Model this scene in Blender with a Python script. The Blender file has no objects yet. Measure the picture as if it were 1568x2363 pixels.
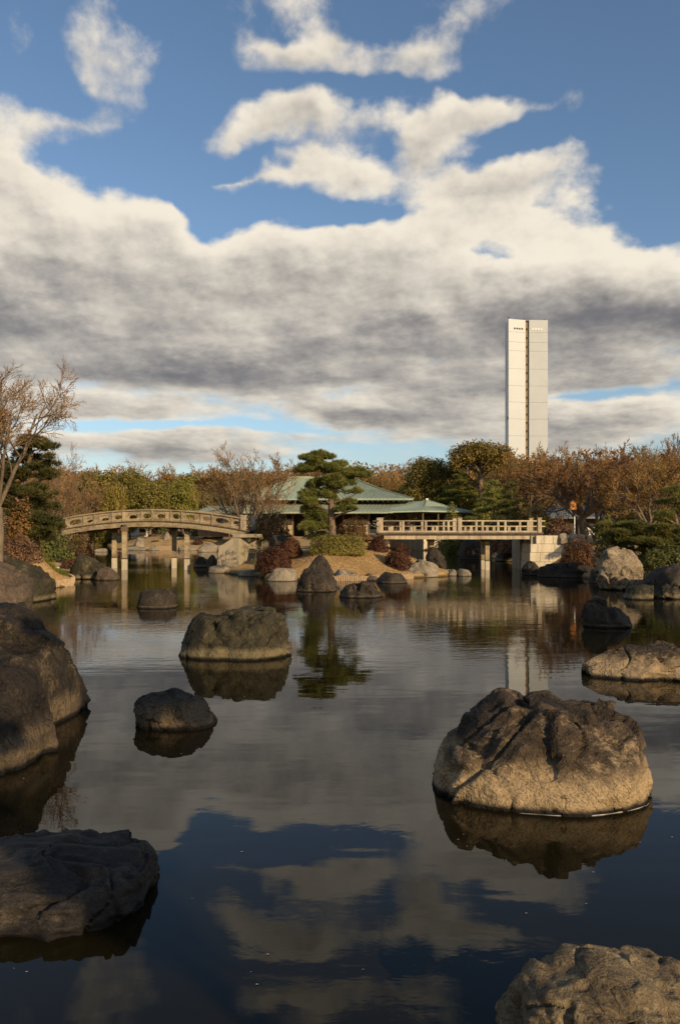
import bpy, math, random
import numpy as np
from mathutils import Vector, Matrix, Euler

# ------------------------------------------------------------------ camera, sky, sun, exposure
SC = bpy.context.scene
COL = SC.collection
F, CX, H0, CH = 1829.3, 784.0, 1212.7, 2.9      # focal length, centre and horizon in picture units (1568 wide); eye height
R = math.radians

cam_d = bpy.data.cameras.new('camera'); cam = bpy.data.objects.new('camera', cam_d); COL.objects.link(cam)
cam.location = (0, 0, CH); cam.rotation_euler = (R(90), 0, 0)
cam_d.sensor_fit = 'HORIZONTAL'; cam_d.sensor_width = 24.0; cam_d.lens = 28.0
cam_d.shift_y = (H0 - 2363 / 2) / 1568.0
cam_d.clip_start = 0.05; cam_d.clip_end = 12000
SC.camera = cam

SUN_AZ, SUN_EL = R(138), R(19.5)                  # azimuth clockwise from the view direction (+Y)
SUN_DIR = Vector((math.sin(SUN_AZ) * math.cos(SUN_EL), math.cos(SUN_AZ) * math.cos(SUN_EL), math.sin(SUN_EL)))
sun_d = bpy.data.lights.new('sun', 'SUN'); sun_d.energy = 5.0; sun_d.angle = R(0.5); sun_d.color = (1.0, 0.765, 0.475)
sun = bpy.data.objects.new('sun', sun_d); COL.objects.link(sun)
sun.rotation_euler = SUN_DIR.to_track_quat('Z', 'Y').to_euler(); sun.location = SUN_DIR * 60

vs = SC.view_settings
vs.view_transform = 'Standard'; vs.look = 'None'; vs.gamma = 1.0; vs.use_curve_mapping = False
vs.exposure = 0.0

class Tree:                                      # small helper to write node graphs as expressions
    def __init__(s, nt): s.nt = nt
    def n(s, kind, **kw):
        nd = s.nt.nodes.new(kind)
        for k, v in kw.items(): setattr(nd, k, v)
        return nd
    def put(s, sock, v):
        if hasattr(v, 'is_output'): s.nt.links.new(v, sock)
        else: sock.default_value = v
    def m(s, op, *a, clamp=False):
        nd = s.n('ShaderNodeMath', operation=op); nd.use_clamp = clamp
        for i, v in enumerate(a): s.put(nd.inputs[i], v)
        return nd.outputs[0]
    def v(s, op, *a, out=0):
        nd = s.n('ShaderNodeVectorMath', operation=op)
        for i, x in enumerate(a): s.put(nd.inputs[i], x)
        return nd.outputs[out]
    def scale(s, a, f):
        nd = s.n('ShaderNodeVectorMath', operation='SCALE'); s.put(nd.inputs[0], a); s.put(nd.inputs[3], f)
        return nd.outputs[0]
    def xyz(s, x, y, z):
        nd = s.n('ShaderNodeCombineXYZ')
        for i, q in enumerate((x, y, z)): s.put(nd.inputs[i], q)
        return nd.outputs[0]
    def sep(s, v):
        nd = s.n('ShaderNodeSeparateXYZ'); s.put(nd.inputs[0], v); return nd.outputs
    def noise(s, vec, scale, detail=2, rough=0.5, out=0, dist=0.0, lac=2.0):
        nd = s.n('ShaderNodeTexNoise')
        s.put(nd.inputs['Vector'], vec); s.put(nd.inputs['Scale'], scale); s.put(nd.inputs['Detail'], detail)
        s.put(nd.inputs['Roughness'], rough); s.put(nd.inputs['Distortion'], dist); s.put(nd.inputs['Lacunarity'], lac)
        return nd.outputs[out]
    def vor(s, vec, scale, feature='F1', out=0, rand=1.0):
        nd = s.n('ShaderNodeTexVoronoi', feature=feature)
        s.put(nd.inputs['Vector'], vec); s.put(nd.inputs['Scale'], scale); s.put(nd.inputs['Randomness'], rand)
        return nd.outputs[out]
    def step(s, x, a, b, c=0.0, d=1.0):
        nd = s.n('ShaderNodeMapRange', interpolation_type='SMOOTHSTEP')
        for i, q in enumerate((x, a, b, c, d)): s.put(nd.inputs[i], q)
        return nd.outputs[0]
    def mix(s, f, a, b, blend='MIX'):
        nd = s.n('ShaderNodeMix', data_type='RGBA', blend_type=blend); nd.clamp_factor = True
        s.put(nd.inputs[0], f); s.put(nd.inputs[6], a if hasattr(a, 'is_output') else (*a, 1)[:4])
        s.put(nd.inputs[7], b if hasattr(b, 'is_output') else (*b, 1)[:4])
        return nd.outputs[2]
    def bump(s, h, dist, strength=1.0, normal=None):
        nd = s.n('ShaderNodeBump'); s.put(nd.inputs['Height'], h); s.put(nd.inputs['Distance'], dist); s.put(nd.inputs['Strength'], strength)
        if normal is not None: s.put(nd.inputs['Normal'], normal)
        return nd.outputs[0]

world = bpy.data.worlds.new('World'); SC.world = world; world.use_nodes = True
def build_sky():
    nt = world.node_tree; nt.nodes.clear(); T = Tree(nt)
    tc = T.n('ShaderNodeTexCoord')
    d = T.v('NORMALIZE', tc.outputs['Generated'])
    dx, dy, dz = T.sep(d)
    dzp = T.m('MAXIMUM', dz, 0.0)
    sky = T.n('ShaderNodeTexSky', sky_type='NISHITA'); sky.sun_disc = False
    sky.sun_elevation = SUN_EL; sky.sun_rotation = SUN_AZ
    sky.air_density = 1.0; sky.dust_density = 0.6; sky.ozone_density = 1.6
    # clouds float as a layer: detail gets flatter and finer towards the horizon
    lay = T.m('MULTIPLY', T.m('LOGARITHM', T.m('ADD', dzp, 0.075), math.e), 0.62)
    P = T.xyz(dx, dy, lay)
    az = T.m('ARCTAN2', dx, dy); el = T.m('ARCSINE', dzp)
    wn = T.noise(P, 5.5, 4, 0.55, out=1)
    ws = T.sep(T.v('SUBTRACT', wn, (0.5, 0.5, 0.5)))
    flat = T.m('ADD', T.m('MULTIPLY', el, 0.26), 0.016)
    A = T.m('MULTIPLY_ADD', ws[0], 0.14, az)
    E = T.m('MULTIPLY_ADD', ws[1], T.m('MULTIPLY', flat, 1.05), el)
    blobs = [  # where the cloud banks hang: x, y, half width, half height (picture units), weight
        (205, 90, 75, 95, .66), (100, 235, 130, 46, .62), (30, 370, 120, 80, 1.0), (300, 170, 40, 60, .3),
        (180, 560, 330, 105, 1.2), (380, 520, 130, 60, .6), (-250, 560, 260, 180, 1.0),
        (690, 265, 125, 75, .95), (560, 310, 120, 46, .5), (530, 402, 100, 28, .85), (690, 412, 100, 34, .5),
        (670, 105, 165, 54, 1.05), (970, 105, 135, 56, 1.0), (500, 0, 110, 24, .55), (1115, 0, 40, 22, .5),
        (1060, 215, 80, 52, .9), (1200, 252, 105, 38, .95), (925, 285, 88, 58, 1.3), (1015, 345, 90, 50, .7),
        (840, 405, 120, 58, 1.0), (1190, 415, 200, 66, 1.0), (1050, 465, 130, 62, .85), (1340, 530, 130, 70, .9),
        (1215, 175, 38, 22, .5), (1320, 290, 36, 26, .5),
        (690, 560, 190, 75, 1.0), (960, 590, 260, 80, 1.0), (1330, 660, 280, 85, 1.15), (1600, 700, 190, 56, 1.0), (1950, 640, 220, 160, .7),
        (784, 740, 1500, 135, 1.5), (450, 860, 520, 44, 1.0), (830, 935, 150, 36, .85), (1080, 945, 280, 62, .95), (250, 935, 400, 34, 1.05), (330, 1020, 420, 44, 1.15), (1420, 965, 190, 34, .95), (1250, 862, 330, 28, .7), (1250, 1020, 300, 24, .7),
        (700, 1005, 1500, 85, .36), (330, 985, 330, 9, -.8), (250, 900, 420, 10, -.7), (520, 960, 120, 30, -.5), (900, 1045, 200, 12, -.7), (760, 935, 70, 30, .6), (492, 515, 62, 62, -2.0), (385, 330, 80, 130, -1.2), (1510, 330, 110, 250, -1.7), (810, 500, 130, 30, -1.7), (1190, 583, 120, 17, -1.7), (650, 455, 150, 24, -1.5),
        (850, 190, 280, 24, -1.1), (862, 330, 28, 80, -1.0), (600, 362, 120, 16, -1.1), (960, 420, 50, 50, -.8), (1190, 330, 160, 28, -1.4), (440, 130, 80, 120, -.9), (830, 70, 40, 55, -.8), (110, 150, 110, 30, -.9), (210, 345, 70, 36, -.9), (1260, 100, 160, 70, -.8), (1300, 470, 80, 16, -.9),
        (120, 625, 70, 28, .5), (930, 700, 90, 22, .55), (660, 775, 100, 24, .65), (500, 832, 130, 20, .6), (1180, 630, 130, 36, .5), (1400, 700, 130, 30, .4),
        (560, 790, 60, 14, -.75), (790, 893, 110, 17, -1.2), (640, 940, 120, 20, -.6), (690, 990, 130, 26, -1.0), (1370, 908, 150, 13, -1.2), (930, 823, 90, 11, -1.0), (350, 985, 300, 8, -.8), (560, 905, 120, 8, -.5), (900, 1066, 260, 12, -.5),
    ]
    # the same cover as two small tables (azimuth stops x elevation rows), kept in colour ramps so that the sky renders fast
    qx = np.concatenate([[-560, -250], np.linspace(-60, 1628, 28), [1820, 2150]])
    qy = np.array([1090, 1062, 1036, 1010, 985, 960, 935, 910, 885, 860, 828, 793, 748, 698, 640, 582, 530, 490, 450, 412, 375, 338, 300, 262, 225, 188, 150, 110, 65, 10], float)
    sa = np.arctan((qx - CX) / F); se = np.arctan((H0 - qy) / F * 0.97)
    gd = np.zeros((len(sa), len(se))); gg = np.zeros_like(gd)
    for (bx, by, rx, ry, w) in blobs:
        a = math.atan((bx - CX) / F); e = math.atan((H0 - by) * math.cos(a) / F)
        ra = rx / F * math.cos(a) ** 2; rb = ry / F * math.cos(e) ** 2
        u = ((sa - a) / ra)[:, None]; v = ((se - e) / rb)[None, :]
        g = w * np.exp(-0.87 * (u * u + v * v)); gd += g if w > 0 else 0.8 * g
        if w > 0: gg += g * np.clip(v, -1.6, 1.6)
    AR, ER = 0.80, 0.66
    ua = T.m('MULTIPLY_ADD', A, 0.5 / AR, 0.5, clamp=True); ue = T.m('MULTIPLY', E, 1 / ER, clamp=True)
    def ramp(fac, pos, cols):
        nd = T.n('ShaderNodeValToRGB'); el_ = nd.color_ramp.elements
        nd.color_ramp.interpolation = 'LINEAR'
        while len(el_) < len(pos): el_.new(1.0)
        for i_, (p_, c_) in enumerate(zip(pos, cols)): el_[i_].position = float(p_)
        for i_, (p_, c_) in enumerate(zip(pos, cols)): el_[i_].color = (*[float(k) for k in c_], 1)
        T.put(nd.inputs[0], fac); return nd.outputs[0]
    pa = np.clip(sa * 0.5 / AR + 0.5, 0, 1); pe = np.clip(se / ER, 0, 1)
    lo_d, hi_d = gd.min(), gd.max(); lo_g, hi_g = gg.min(), gg.max()
    nd_ = (gd - lo_d) / (hi_d - lo_d); ng_ = (gg - lo_g) / (hi_g - lo_g)
    dens = grad = None
    for k in range(0, len(se), 3):
        hats = np.zeros((len(se), 3))
        for j in range(3): hats[k + j, j] = 1
        he = ramp(ue, pe, hats)
        dd = T.v('DOT_PRODUCT', ramp(ua, pa, nd_[:, k:k + 3]), he, out=1)
        gr = T.v('DOT_PRODUCT', ramp(ua, pa, ng_[:, k:k + 3]), he, out=1)
        dens = dd if dens is None else T.m('ADD', dens, dd)
        grad = gr if grad is None else T.m('ADD', grad, gr)
    dens = T.m('MULTIPLY_ADD', dens, float(hi_d - lo_d), float(lo_d)); grad = T.m('MULTIPLY_ADD', grad, float(hi_g - lo_g), float(lo_g))
    n1 = T.noise(P, 10.0, 10, 0.59)
    nl = T.noise(P, 10.0, 4, 0.58); n2 = T.noise(T.v('ADD', P, T.xyz(0.016, 0.0, 0.024)), 10.0, 4, 0.58)
    nh = T.noise(P, 26.0, 4, 0.6); nh2 = T.noise(T.v('ADD', P, T.xyz(0.006, 0.0, 0.009)), 26.0, 4, 0.6)
    big = T.noise(P, 2.2, 2, 0.5)
    D = T.m('ADD', T.m('MULTIPLY_ADD', T.m('SUBTRACT', n1, 0.5), 2.5, T.m('MULTIPLY_ADD', dens, 0.95, -0.03)), T.m('MULTIPLY', T.m('SUBTRACT', big, 0.5), 0.5))
    top = T.step(grad, -0.35, 0.35)
    mask = T.step(D, T.m('MULTIPLY_ADD', top, 0.10, 0.05), T.m('MULTIPLY_ADD', top, -0.22, 1.0))
    thick = T.step(D, 0.45, 1.9)
    rel = T.m('ADD', T.m('MULTIPLY', T.m('SUBTRACT', nl, n2), 2.3), T.m('MULTIPLY', T.m('SUBTRACT', nh, nh2), 0.8))
    lit = T.m('ADD', T.m('MULTIPLY_ADD', grad, 0.86, rel), T.m('MULTIPLY_ADD', thick, -0.85, 0.86))
    litc = T.step(lit, -0.95, 1.45)
    shade = T.mix(litc, (1.75, 1.65, 1.72), (9.4, 8.5, 7.05))
    hz = T.step(el, 0.0, 0.20)
    base = T.mix(1.0, sky.outputs[0], T.mix(hz, (1.0, 1.03, 1.16), (1.16, 1.24, 1.30)), 'MULTIPLY')
    colr = T.mix(T.m('MULTIPLY', mask, 0.96), base, shade)
    bg = T.n('ShaderNodeBackground'); T.put(bg.inputs[0], colr); bg.inputs[1].default_value = 0.1
    out = T.n('ShaderNodeOutputWorld'); nt.links.new(bg.outputs[0], out.inputs[0])
build_sky()
world.cycles.sampling_method = 'MANUAL'; world.cycles.sample_map_resolution = 512

SC.cycles.max_bounces = 6; SC.cycles.diffuse_bounces = 3; SC.cycles.glossy_bounces = 3; SC.cycles.transmission_bounces = 2
SC.cycles.transparent_max_bounces = 4; SC.cycles.caustics_reflective = False; SC.cycles.caustics_refractive = False
SC.cycles.use_denoising = True

# ------------------------------------------------------------------ helpers
def W(qx, qy, d): return Vector(((qx - CX) * d / F, d, CH - (qy - H0) * d / F))     # picture point at distance d -> place in the world
def X(qx, d): return (qx - CX) * d / F
def Z(qy, d): return CH - (qy - H0) * d / F
def WD(qy): return CH * F / (qy - H0)                                              # distance of a point on the water

def tag(o, label=None, cat=None, group=None, kind=None):
    for k, v in (('label', label), ('category', cat), ('group', group), ('kind', kind)):
        if v: o[k] = v
    return o
def thing(name, label, cat, loc=(0, 0, 0), rz=0.0, group=None):
    o = bpy.data.objects.new(name, None); COL.objects.link(o); o.location = loc; o.rotation_euler = (0, 0, rz)
    o.empty_display_size = 0.3
    return tag(o, label, cat, group)
def link(name, me, parent=None, mat=None):
    o = bpy.data.objects.new(name, me); COL.objects.link(o)
    if parent is not None: o.parent = parent
    if mat is not None and not me.materials: me.materials.append(mat)
    return o
def mesh_np(name, V, Fc, smooth=False):
    """mesh from numpy arrays; every face has the same number of corners"""
    V = np.asarray(V, np.float32); Fc = np.asarray(Fc, np.int32)
    me = bpy.data.meshes.new(name)
    me.vertices.add(len(V)); me.vertices.foreach_set('co', V.ravel())
    nf, k = Fc.shape
    me.loops.add(nf * k); me.loops.foreach_set('vertex_index', Fc.ravel())
    me.polygons.add(nf); me.polygons.foreach_set('loop_start', np.arange(0, nf * k, k, dtype=np.int32))
    if smooth: me.polygons.foreach_set('use_smooth', np.ones(nf, bool))
    me.update(calc_edges=True)
    return me
class MB:
    """collects boxes, prisms, tubes in one mesh"""
    def __init__(s): s.v = []; s.f = []
    def add(s, vs, fs):
        b = len(s.v); s.v += [tuple(p) for p in vs]; s.f += [tuple(b + i for i in f) for f in fs]; return s
    def box(s, c, size, rz=0.0, tilt=0.0):
        hx, hy, hz = size[0] / 2, size[1] / 2, size[2] / 2
        m = Matrix.Rotation(rz, 3, 'Z') @ Matrix.Rotation(tilt, 3, 'Y')
        pts = [Vector(c) + m @ Vector((x * hx, y * hy, z * hz)) for z in (-1, 1) for (x, y) in ((-1, -1), (1, -1), (1, 1), (-1, 1))]
        return s.add(pts, [(3, 2, 1, 0), (4, 5, 6, 7), (0, 1, 5, 4), (1, 2, 6, 5), (2, 3, 7, 6), (3, 0, 4, 7)])
    def prism(s, poly, ext):
        """poly: list of 3D points (counter-clockwise seen from outside/front), swept by vector ext"""
        n = len(poly); e = Vector(ext); a = [Vector(p) for p in poly]; b = [p + e for p in a]
        return s.add(a + b, [tuple(range(n)), tuple(range(2 * n - 1, n - 1, -1))] + [(i, n + i, n + (i + 1) % n, (i + 1) % n) for i in range(n)])
    def bar(s, p0, p1, w, h):
        p0, p1 = Vector(p0), Vector(p1); d = (p1 - p0).normalized()
        sd = d.cross(Vector((0, 0, 1)))
        sd = Vector((1, 0, 0)) if sd.length < 1e-4 else sd.normalized()
        up = sd.cross(d)
        pts = [p + sd * (a * w / 2) + up * (b * h / 2) for p in (p0, p1) for (a, b) in ((-1, -1), (1, -1), (1, 1), (-1, 1))]
        return s.add(pts, [(0, 1, 2, 3), (7, 6, 5, 4), (0, 4, 5, 1), (1, 5, 6, 2), (2, 6, 7, 3), (3, 7, 4, 0)])
    def tube(s, pts, rad, n=6, cap=True):
        pts = [Vector(p) for p in pts]; base = len(s.v); m = len(pts)
        up = Vector((0.3, 0.2, 1)).normalized()
        for i, p in enumerate(pts):
            d = (pts[min(i + 1, m - 1)] - pts[max(i - 1, 0)])
            d = d.normalized() if d.length > 1e-9 else Vector((0, 0, 1))
            a = d.cross(up)
            if a.length < 0.05: a = d.cross(Vector((1, 0, 0)))
            a.normalize(); b = d.cross(a); r = rad[i] if hasattr(rad, '__len__') else rad
            for k in range(n):
                t = 2 * math.pi * k / n
                s.v.append(tuple(p + a * (r * math.cos(t)) + b * (r * math.sin(t))))
        for i in range(m - 1):
            for k in range(n):
                s.f.append((base + i * n + k, base + i * n + (k + 1) % n, base + (i + 1) * n + (k + 1) % n, base + (i + 1) * n + k))
        if cap:
            s.f.append(tuple(base + k for k in range(n - 1, -1, -1))); s.f.append(tuple(base + (m - 1) * n + k for k in range(n)))
        return s
    def mesh(s, name, smooth=False, off=None):
        me = bpy.data.meshes.new(name)
        v = s.v if off is None else [(p[0] - off[0], p[1] - off[1], p[2] - off[2]) for p in s.v]
        me.from_pydata(v, [], s.f); me.update()
        if smooth: me.polygons.foreach_set('use_smooth', [True] * len(me.polygons))
        return me
    def part(s, name, mat, parent=None, smooth=False, bevel=0.0):
        """geometry is given in world space; the parent sits unrotated at its own place"""
        off = parent.location if parent is not None and parent.parent is None else (parent.parent.location if parent is not None else None)
        o = link(name, s.mesh(name, smooth, off), parent, mat)
        if bevel:
            m = o.modifiers.new('bevel', 'BEVEL'); m.width = bevel; m.segments = 1
        return o

def vnoise(P, seed=0):
    """smooth value noise in [-1, 1] for an (n, 3) array"""
    P = np.asarray(P, np.float64); i = np.floor(P).astype(np.int64); f = P - i; f = f * f * f * (f * (f * 6 - 15) + 10)
    def h(a, b, c):
        n = (a * 374761393 + b * 668265263 + c * 2147483647 + seed * 144269) & 0xffffffff
        n = ((n ^ (n >> 13)) * 1274126177) & 0xffffffff
        n = ((n ^ (n >> 16)) * 2246822519) & 0xffffffff
        return ((n ^ (n >> 15)) & 0xffff) / 32767.5 - 1
    x, y, z = i.T; u, v, w = f.T
    l = lambda a, b, t: a + (b - a) * t
    return l(l(l(h(x, y, z), h(x + 1, y, z), u), l(h(x, y + 1, z), h(x + 1, y + 1, z), u), v),
             l(l(h(x, y, z + 1), h(x + 1, y, z + 1), u), l(h(x, y + 1, z + 1), h(x + 1, y + 1, z + 1), u), v), w)
def fbm(P, octv=4, seed=0, gain=0.5, ridged=False):
    P = np.asarray(P, np.float64); t = np.zeros(len(P)); a = 1.0; s = 0.0
    for o in range(octv):
        n = vnoise(P * 2.03 ** o + o * 17.3, seed + o)
        t += a * ((1 - 2 * np.abs(n)) if ridged else n); s += a; a *= gain
    return t / s

# ------------------------------------------------------------------ materials
def new_mat(name):
    m = bpy.data.materials.new(name); m.use_nodes = True; nt = m.node_tree
    b = nt.nodes['Principled BSDF']; T = Tree(nt); T.b = b; b.inputs['Specular IOR Level'].default_value = 0.3
    T.tc = T.n('ShaderNodeTexCoord'); T.geo = T.n('ShaderNodeNewGeometry'); T.info = T.n('ShaderNodeObjectInfo')
    return m, T
def base(T, c): T.put(T.b.inputs['Base Color'], c if hasattr(c, 'is_output') else (*c, 1))

def mat_rock(name, dark, mid, light, band=0.0, lichen=0.3, scale=1.0, wet=0.085, rough=0.75, bump=0.03, streak=(0.4, 0.25, 1.0), tilt=0.7):
    m, T = new_mat(name); P = T.v('ADD', T.tc.outputs['Object'], T.scale(T.v('ADD', T.xyz(T.info.outputs['Random'], T.info.outputs['Random'], 0.0), (0, 0, 0)), 37.0))
    n1 = T.noise(P, 1.3 * scale, 5, 0.6); n2 = T.noise(P, 7 * scale, 6, 0.68); n3 = T.noise(P, 34 * scale, 4, 0.6)
    st = T.noise(T.v('MULTIPLY', P, streak), 14 * scale, 4, 0.6, dist=1.2)
    f = T.m('ADD', T.m('MULTIPLY', n1, 0.5), T.m('ADD', T.m('MULTIPLY', n2, 0.35), T.m('MULTIPLY', st, 0.3)))
    c = T.mix(T.step(f, 0.42, 0.62), dark, mid)
    c = T.mix(T.m('MULTIPLY', T.step(f, 0.60, 0.74), 0.75), c, light)
    if band:        # pale mineral band left by the changing water level
        z = T.sep(T.geo.outputs['Position'])[2]
        zz = T.m('ADD', z, T.m('ADD', T.m('MULTIPLY', T.m('SUBTRACT', n1, 0.5), band * 1.1), T.m('MULTIPLY', T.m('SUBTRACT', st, 0.5), band * 0.55)))
        c = T.mix(T.m('MULTIPLY', T.step(zz, band * 1.1, band * 0.55), T.m('MULTIPLY_ADD', n2, 0.8, 0.5)), c, light)
    if lichen:
        lm = T.m('MULTIPLY', T.step(T.noise(P, 19 * scale, 3, 0.6), 0.60, 0.70), T.step(n1, 0.46, 0.62))
        c = T.mix(T.m('MULTIPLY', lm, lichen), c, (0.42, 0.39, 0.30))
    c = T.mix(T.m('MULTIPLY', T.step(n3, 0.5, 0.38), 0.45), c, (dark[0] * .5, dark[1] * .5, dark[2] * .5))
    if wet:
        z = T.sep(T.geo.outputs['Position'])[2]
        c = T.mix(T.step(T.m('ADD', z, T.m('MULTIPLY', n2, 0.03)), wet + 0.02, wet * 0.4), c, (dark[0] * .45, dark[1] * .45, dark[2] * .4))
    base(T, c); T.b.inputs['Roughness'].default_value = rough
    PR = T.v('MULTIPLY', T.n('ShaderNodeVectorRotate', rotation_type='Y_AXIS').outputs[0], (1.0, 1.0, 0.38))
    rot = PR.node.inputs[0].links[0].from_node; T.put(rot.inputs['Vector'], P); rot.inputs['Angle'].default_value = tilt
    f1 = T.m('ABSOLUTE', T.m('SUBTRACT', T.noise(PR, 2.6 * scale, 5, 0.55, dist=0.6), 0.5))
    f2 = T.m('ABSOLUTE', T.m('SUBTRACT', T.noise(PR, 7.5 * scale, 4, 0.55, dist=0.5), 0.5))
    crack = T.m('ADD', T.m('MULTIPLY', T.m('MULTIPLY', T.step(f1, 0.0, 0.040), T.step(n1, 0.62, 0.45)), 0.42), T.m('MULTIPLY', T.step(f2, 0.0, 0.06), 0.10))
    fa = T.vor(T.v('ADD', PR, T.scale(T.noise(P, 2.0 * scale, 3, 0.5, out=1), 0.5)), 4.2 * scale, 'F1', out=0)
    crack = T.m('ADD', crack, T.m('MULTIPLY', fa, -0.55))
    n4 = T.noise(P, 120 * scale, 3, 0.6)
    h = T.m('ADD', T.m('MULTIPLY', n2, 0.75), T.m('ADD', T.m('MULTIPLY', n3, 0.34), T.m('ADD', T.m('MULTIPLY', st, 0.6), T.m('MULTIPLY_ADD', n4, 0.08, crack))))
    T.put(T.b.inputs['Normal'], T.bump(h, bump * 1.0 / scale, 1.0))
    return m

def mat_leaf(name, a, b, gloss=0.35, trans=0.36, ns=0.9, vary=0.25):
    m, T = new_mat(name); P = T.geo.outputs['Position']
    n = T.noise(P, ns, 3, 0.6); n2 = T.noise(P, ns * 9, 2, 0.5)
    f = T.m('ADD', T.m('MULTIPLY', T.step(n, 0.35, 0.66), 0.6), T.m('MULTIPLY', T.step(n2, 0.3, 0.7), 0.4))
    c = T.mix(f, a, b)
    hs = T.n('ShaderNodeHueSaturation'); T.put(hs.inputs['Color'], c)
    T.put(hs.inputs['Value'], T.m('MULTIPLY_ADD', T.info.outputs['Random'], vary * 2, 1 - vary)); T.put(hs.inputs['Hue'], T.m('MULTIPLY_ADD', T.info.outputs['Random'], 0.03, 0.485))
    base(T, hs.outputs[0]); T.b.inputs['Roughness'].default_value = 0.55; T.b.inputs['Specular IOR Level'].default_value = gloss
    if trans:
        nt = m.node_tree; tr = T.n('ShaderNodeBsdfTranslucent'); T.put(tr.inputs[0], hs.outputs[0])
        mx = T.n('ShaderNodeMixShader'); mx.inputs[0].default_value = trans
        nt.links.new(T.b.outputs[0], mx.inputs[1]); nt.links.new(tr.outputs[0], mx.inputs[2])
        nt.links.new(mx.outputs[0], nt.nodes['Material Output'].inputs[0])
    return m

def mat_plain(name, a, b, ns=3.0, rough=0.7, bump=0.004, stretch=(1, 1, 1), spec=0.3, grain=20.0):
    m, T = new_mat(name); P = T.v('MULTIPLY', T.tc.outputs['Object'], stretch)
    n = T.noise(P, ns, 5, 0.65); g = T.noise(P, grain, 4, 0.6)
    f = T.m('ADD', T.m('MULTIPLY', n, 0.65), T.m('MULTIPLY', g, 0.35))
    base(T, T.mix(T.step(f, 0.34, 0.66), a, b)); T.b.inputs['Roughness'].default_value = rough; T.b.inputs['Specular IOR Level'].default_value = spec
    T.put(T.b.inputs['Normal'], T.bump(T.m('ADD', n, g), bump))
    return m

M = {}
M['rock_brown'] = mat_rock('rock_brown', (0.013, 0.009, 0.006), (0.060, 0.040, 0.022), (0.40, 0.285, 0.155), band=0.46, lichen=0.35, scale=1.2, bump=0.045)
M['rock_cream'] = mat_rock('rock_cream', (0.030, 0.022, 0.013), (0.15, 0.108, 0.058), (0.34, 0.255, 0.14), band=0.0, lichen=0.5, scale=2.0, bump=0.035)
M['rock_slab'] = mat_rock('rock_slab', (0.011, 0.009, 0.0075), (0.032, 0.026, 0.020), (0.10, 0.075, 0.045), band=0.0, lichen=0.0, scale=1.7, bump=0.03, streak=(0.3, 1.2, 1.8))
M['rock_left'] = mat_rock('rock_left', (0.007, 0.0052, 0.0036), (0.024, 0.017, 0.010), (0.14, 0.098, 0.055), band=0.42, lichen=0.15, scale=1.0, bump=0.04, streak=(1.2, 1.2, 0.3))
M['rock_green'] = mat_rock('rock_green', (0.013, 0.011, 0.006), (0.046, 0.038, 0.019), (0.18, 0.14, 0.073), band=0.26, lichen=0.12, scale=1.2, bump=0.035, streak=(1.6, 1.2, 0.35))
M['rock_dark'] = mat_rock('rock_dark', (0.014, 0.0105, 0.0075), (0.046, 0.034, 0.022), (0.135, 0.10, 0.062), band=0.10, lichen=0.12, scale=1.2, bump=0.035)
M['rock_red'] = mat_rock('rock_red', (0.045, 0.033, 0.023), (0.10, 0.07, 0.047), (0.18, 0.13, 0.085), band=0.0, lichen=0.08, scale=0.9, bump=0.03)
M['rock_pale'] = mat_rock('rock_pale', (0.13, 0.105, 0.075), (0.27, 0.22, 0.15), (0.46, 0.38, 0.27), band=0.0, lichen=0.3, scale=1.3, wet=0.06)
M['rock_white'] = mat_rock('rock_white', (0.06, 0.042, 0.026), (0.30, 0.225, 0.135), (0.68, 0.57, 0.40), band=0.0, lichen=0.2, scale=1.1, bump=0.05, streak=(1.6, 1.2, 0.3))
M['pine'] = mat_leaf('pine_needles', (0.09, 0.10, 0.024), (0.28, 0.26, 0.06), ns=1.1)
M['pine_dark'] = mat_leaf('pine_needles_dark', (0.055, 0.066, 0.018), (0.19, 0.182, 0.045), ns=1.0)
M['ever'] = mat_leaf('evergreen_leaves', (0.12, 0.115, 0.022), (0.33, 0.27, 0.052), ns=0.5)
M['ever_gold'] = mat_leaf('golden_leaves', (0.16, 0.135, 0.024), (0.40, 0.30, 0.055), ns=0.5)
M['ever_dark'] = mat_leaf('dark_leaves', (0.075, 0.08, 0.02), (0.22, 0.195, 0.046), ns=0.5)
M['hedge'] = mat_leaf('hedge_leaves', (0.13, 0.12, 0.025), (0.40, 0.33, 0.07), ns=2.5)
M['azalea'] = mat_leaf('azalea_leaves', (0.085, 0.040, 0.022), (0.21, 0.10, 0.05), ns=2.0, gloss=0.2)
M['orange_leaf'] = mat_leaf('autumn_leaves', (0.09, 0.065, 0.022), (0.22, 0.10, 0.035), ns=1.2)
M['pale_leaf'] = mat_leaf('sapling_leaves', (0.11, 0.10, 0.03), (0.30, 0.24, 0.10), ns=2.2)
M['twig'] = mat_leaf('twigs_russet', (0.15, 0.080, 0.028), (0.31, 0.175, 0.065), gloss=0.1, trans=0.0, ns=0.7, vary=0.18)
M['twig_tan'] = mat_leaf('twigs_tan', (0.16, 0.096, 0.042), (0.32, 0.20, 0.092), gloss=0.1, trans=0.0, ns=0.7, vary=0.12)
M['twig_far'] = mat_leaf('twigs_far', (0.15, 0.082, 0.028), (0.29, 0.17, 0.062), gloss=0.1, trans=0.0, ns=0.3, vary=0.2)
M['brush'] = mat_leaf('dry_brush', (0.10, 0.055, 0.03), (0.22, 0.125, 0.07), gloss=0.1, trans=0.1, ns=1.5)
M['bark'] = mat_plain('bark', (0.065, 0.046, 0.03), (0.20, 0.15, 0.10), ns=5, bump=0.012, stretch=(1, 1, 0.3), grain=24)
M['bark_pale'] = mat_plain('bark_pale', (0.10, 0.077, 0.05), (0.26, 0.20, 0.13), ns=4, bump=0.012, stretch=(1, 1, 0.3), grain=20)
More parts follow.
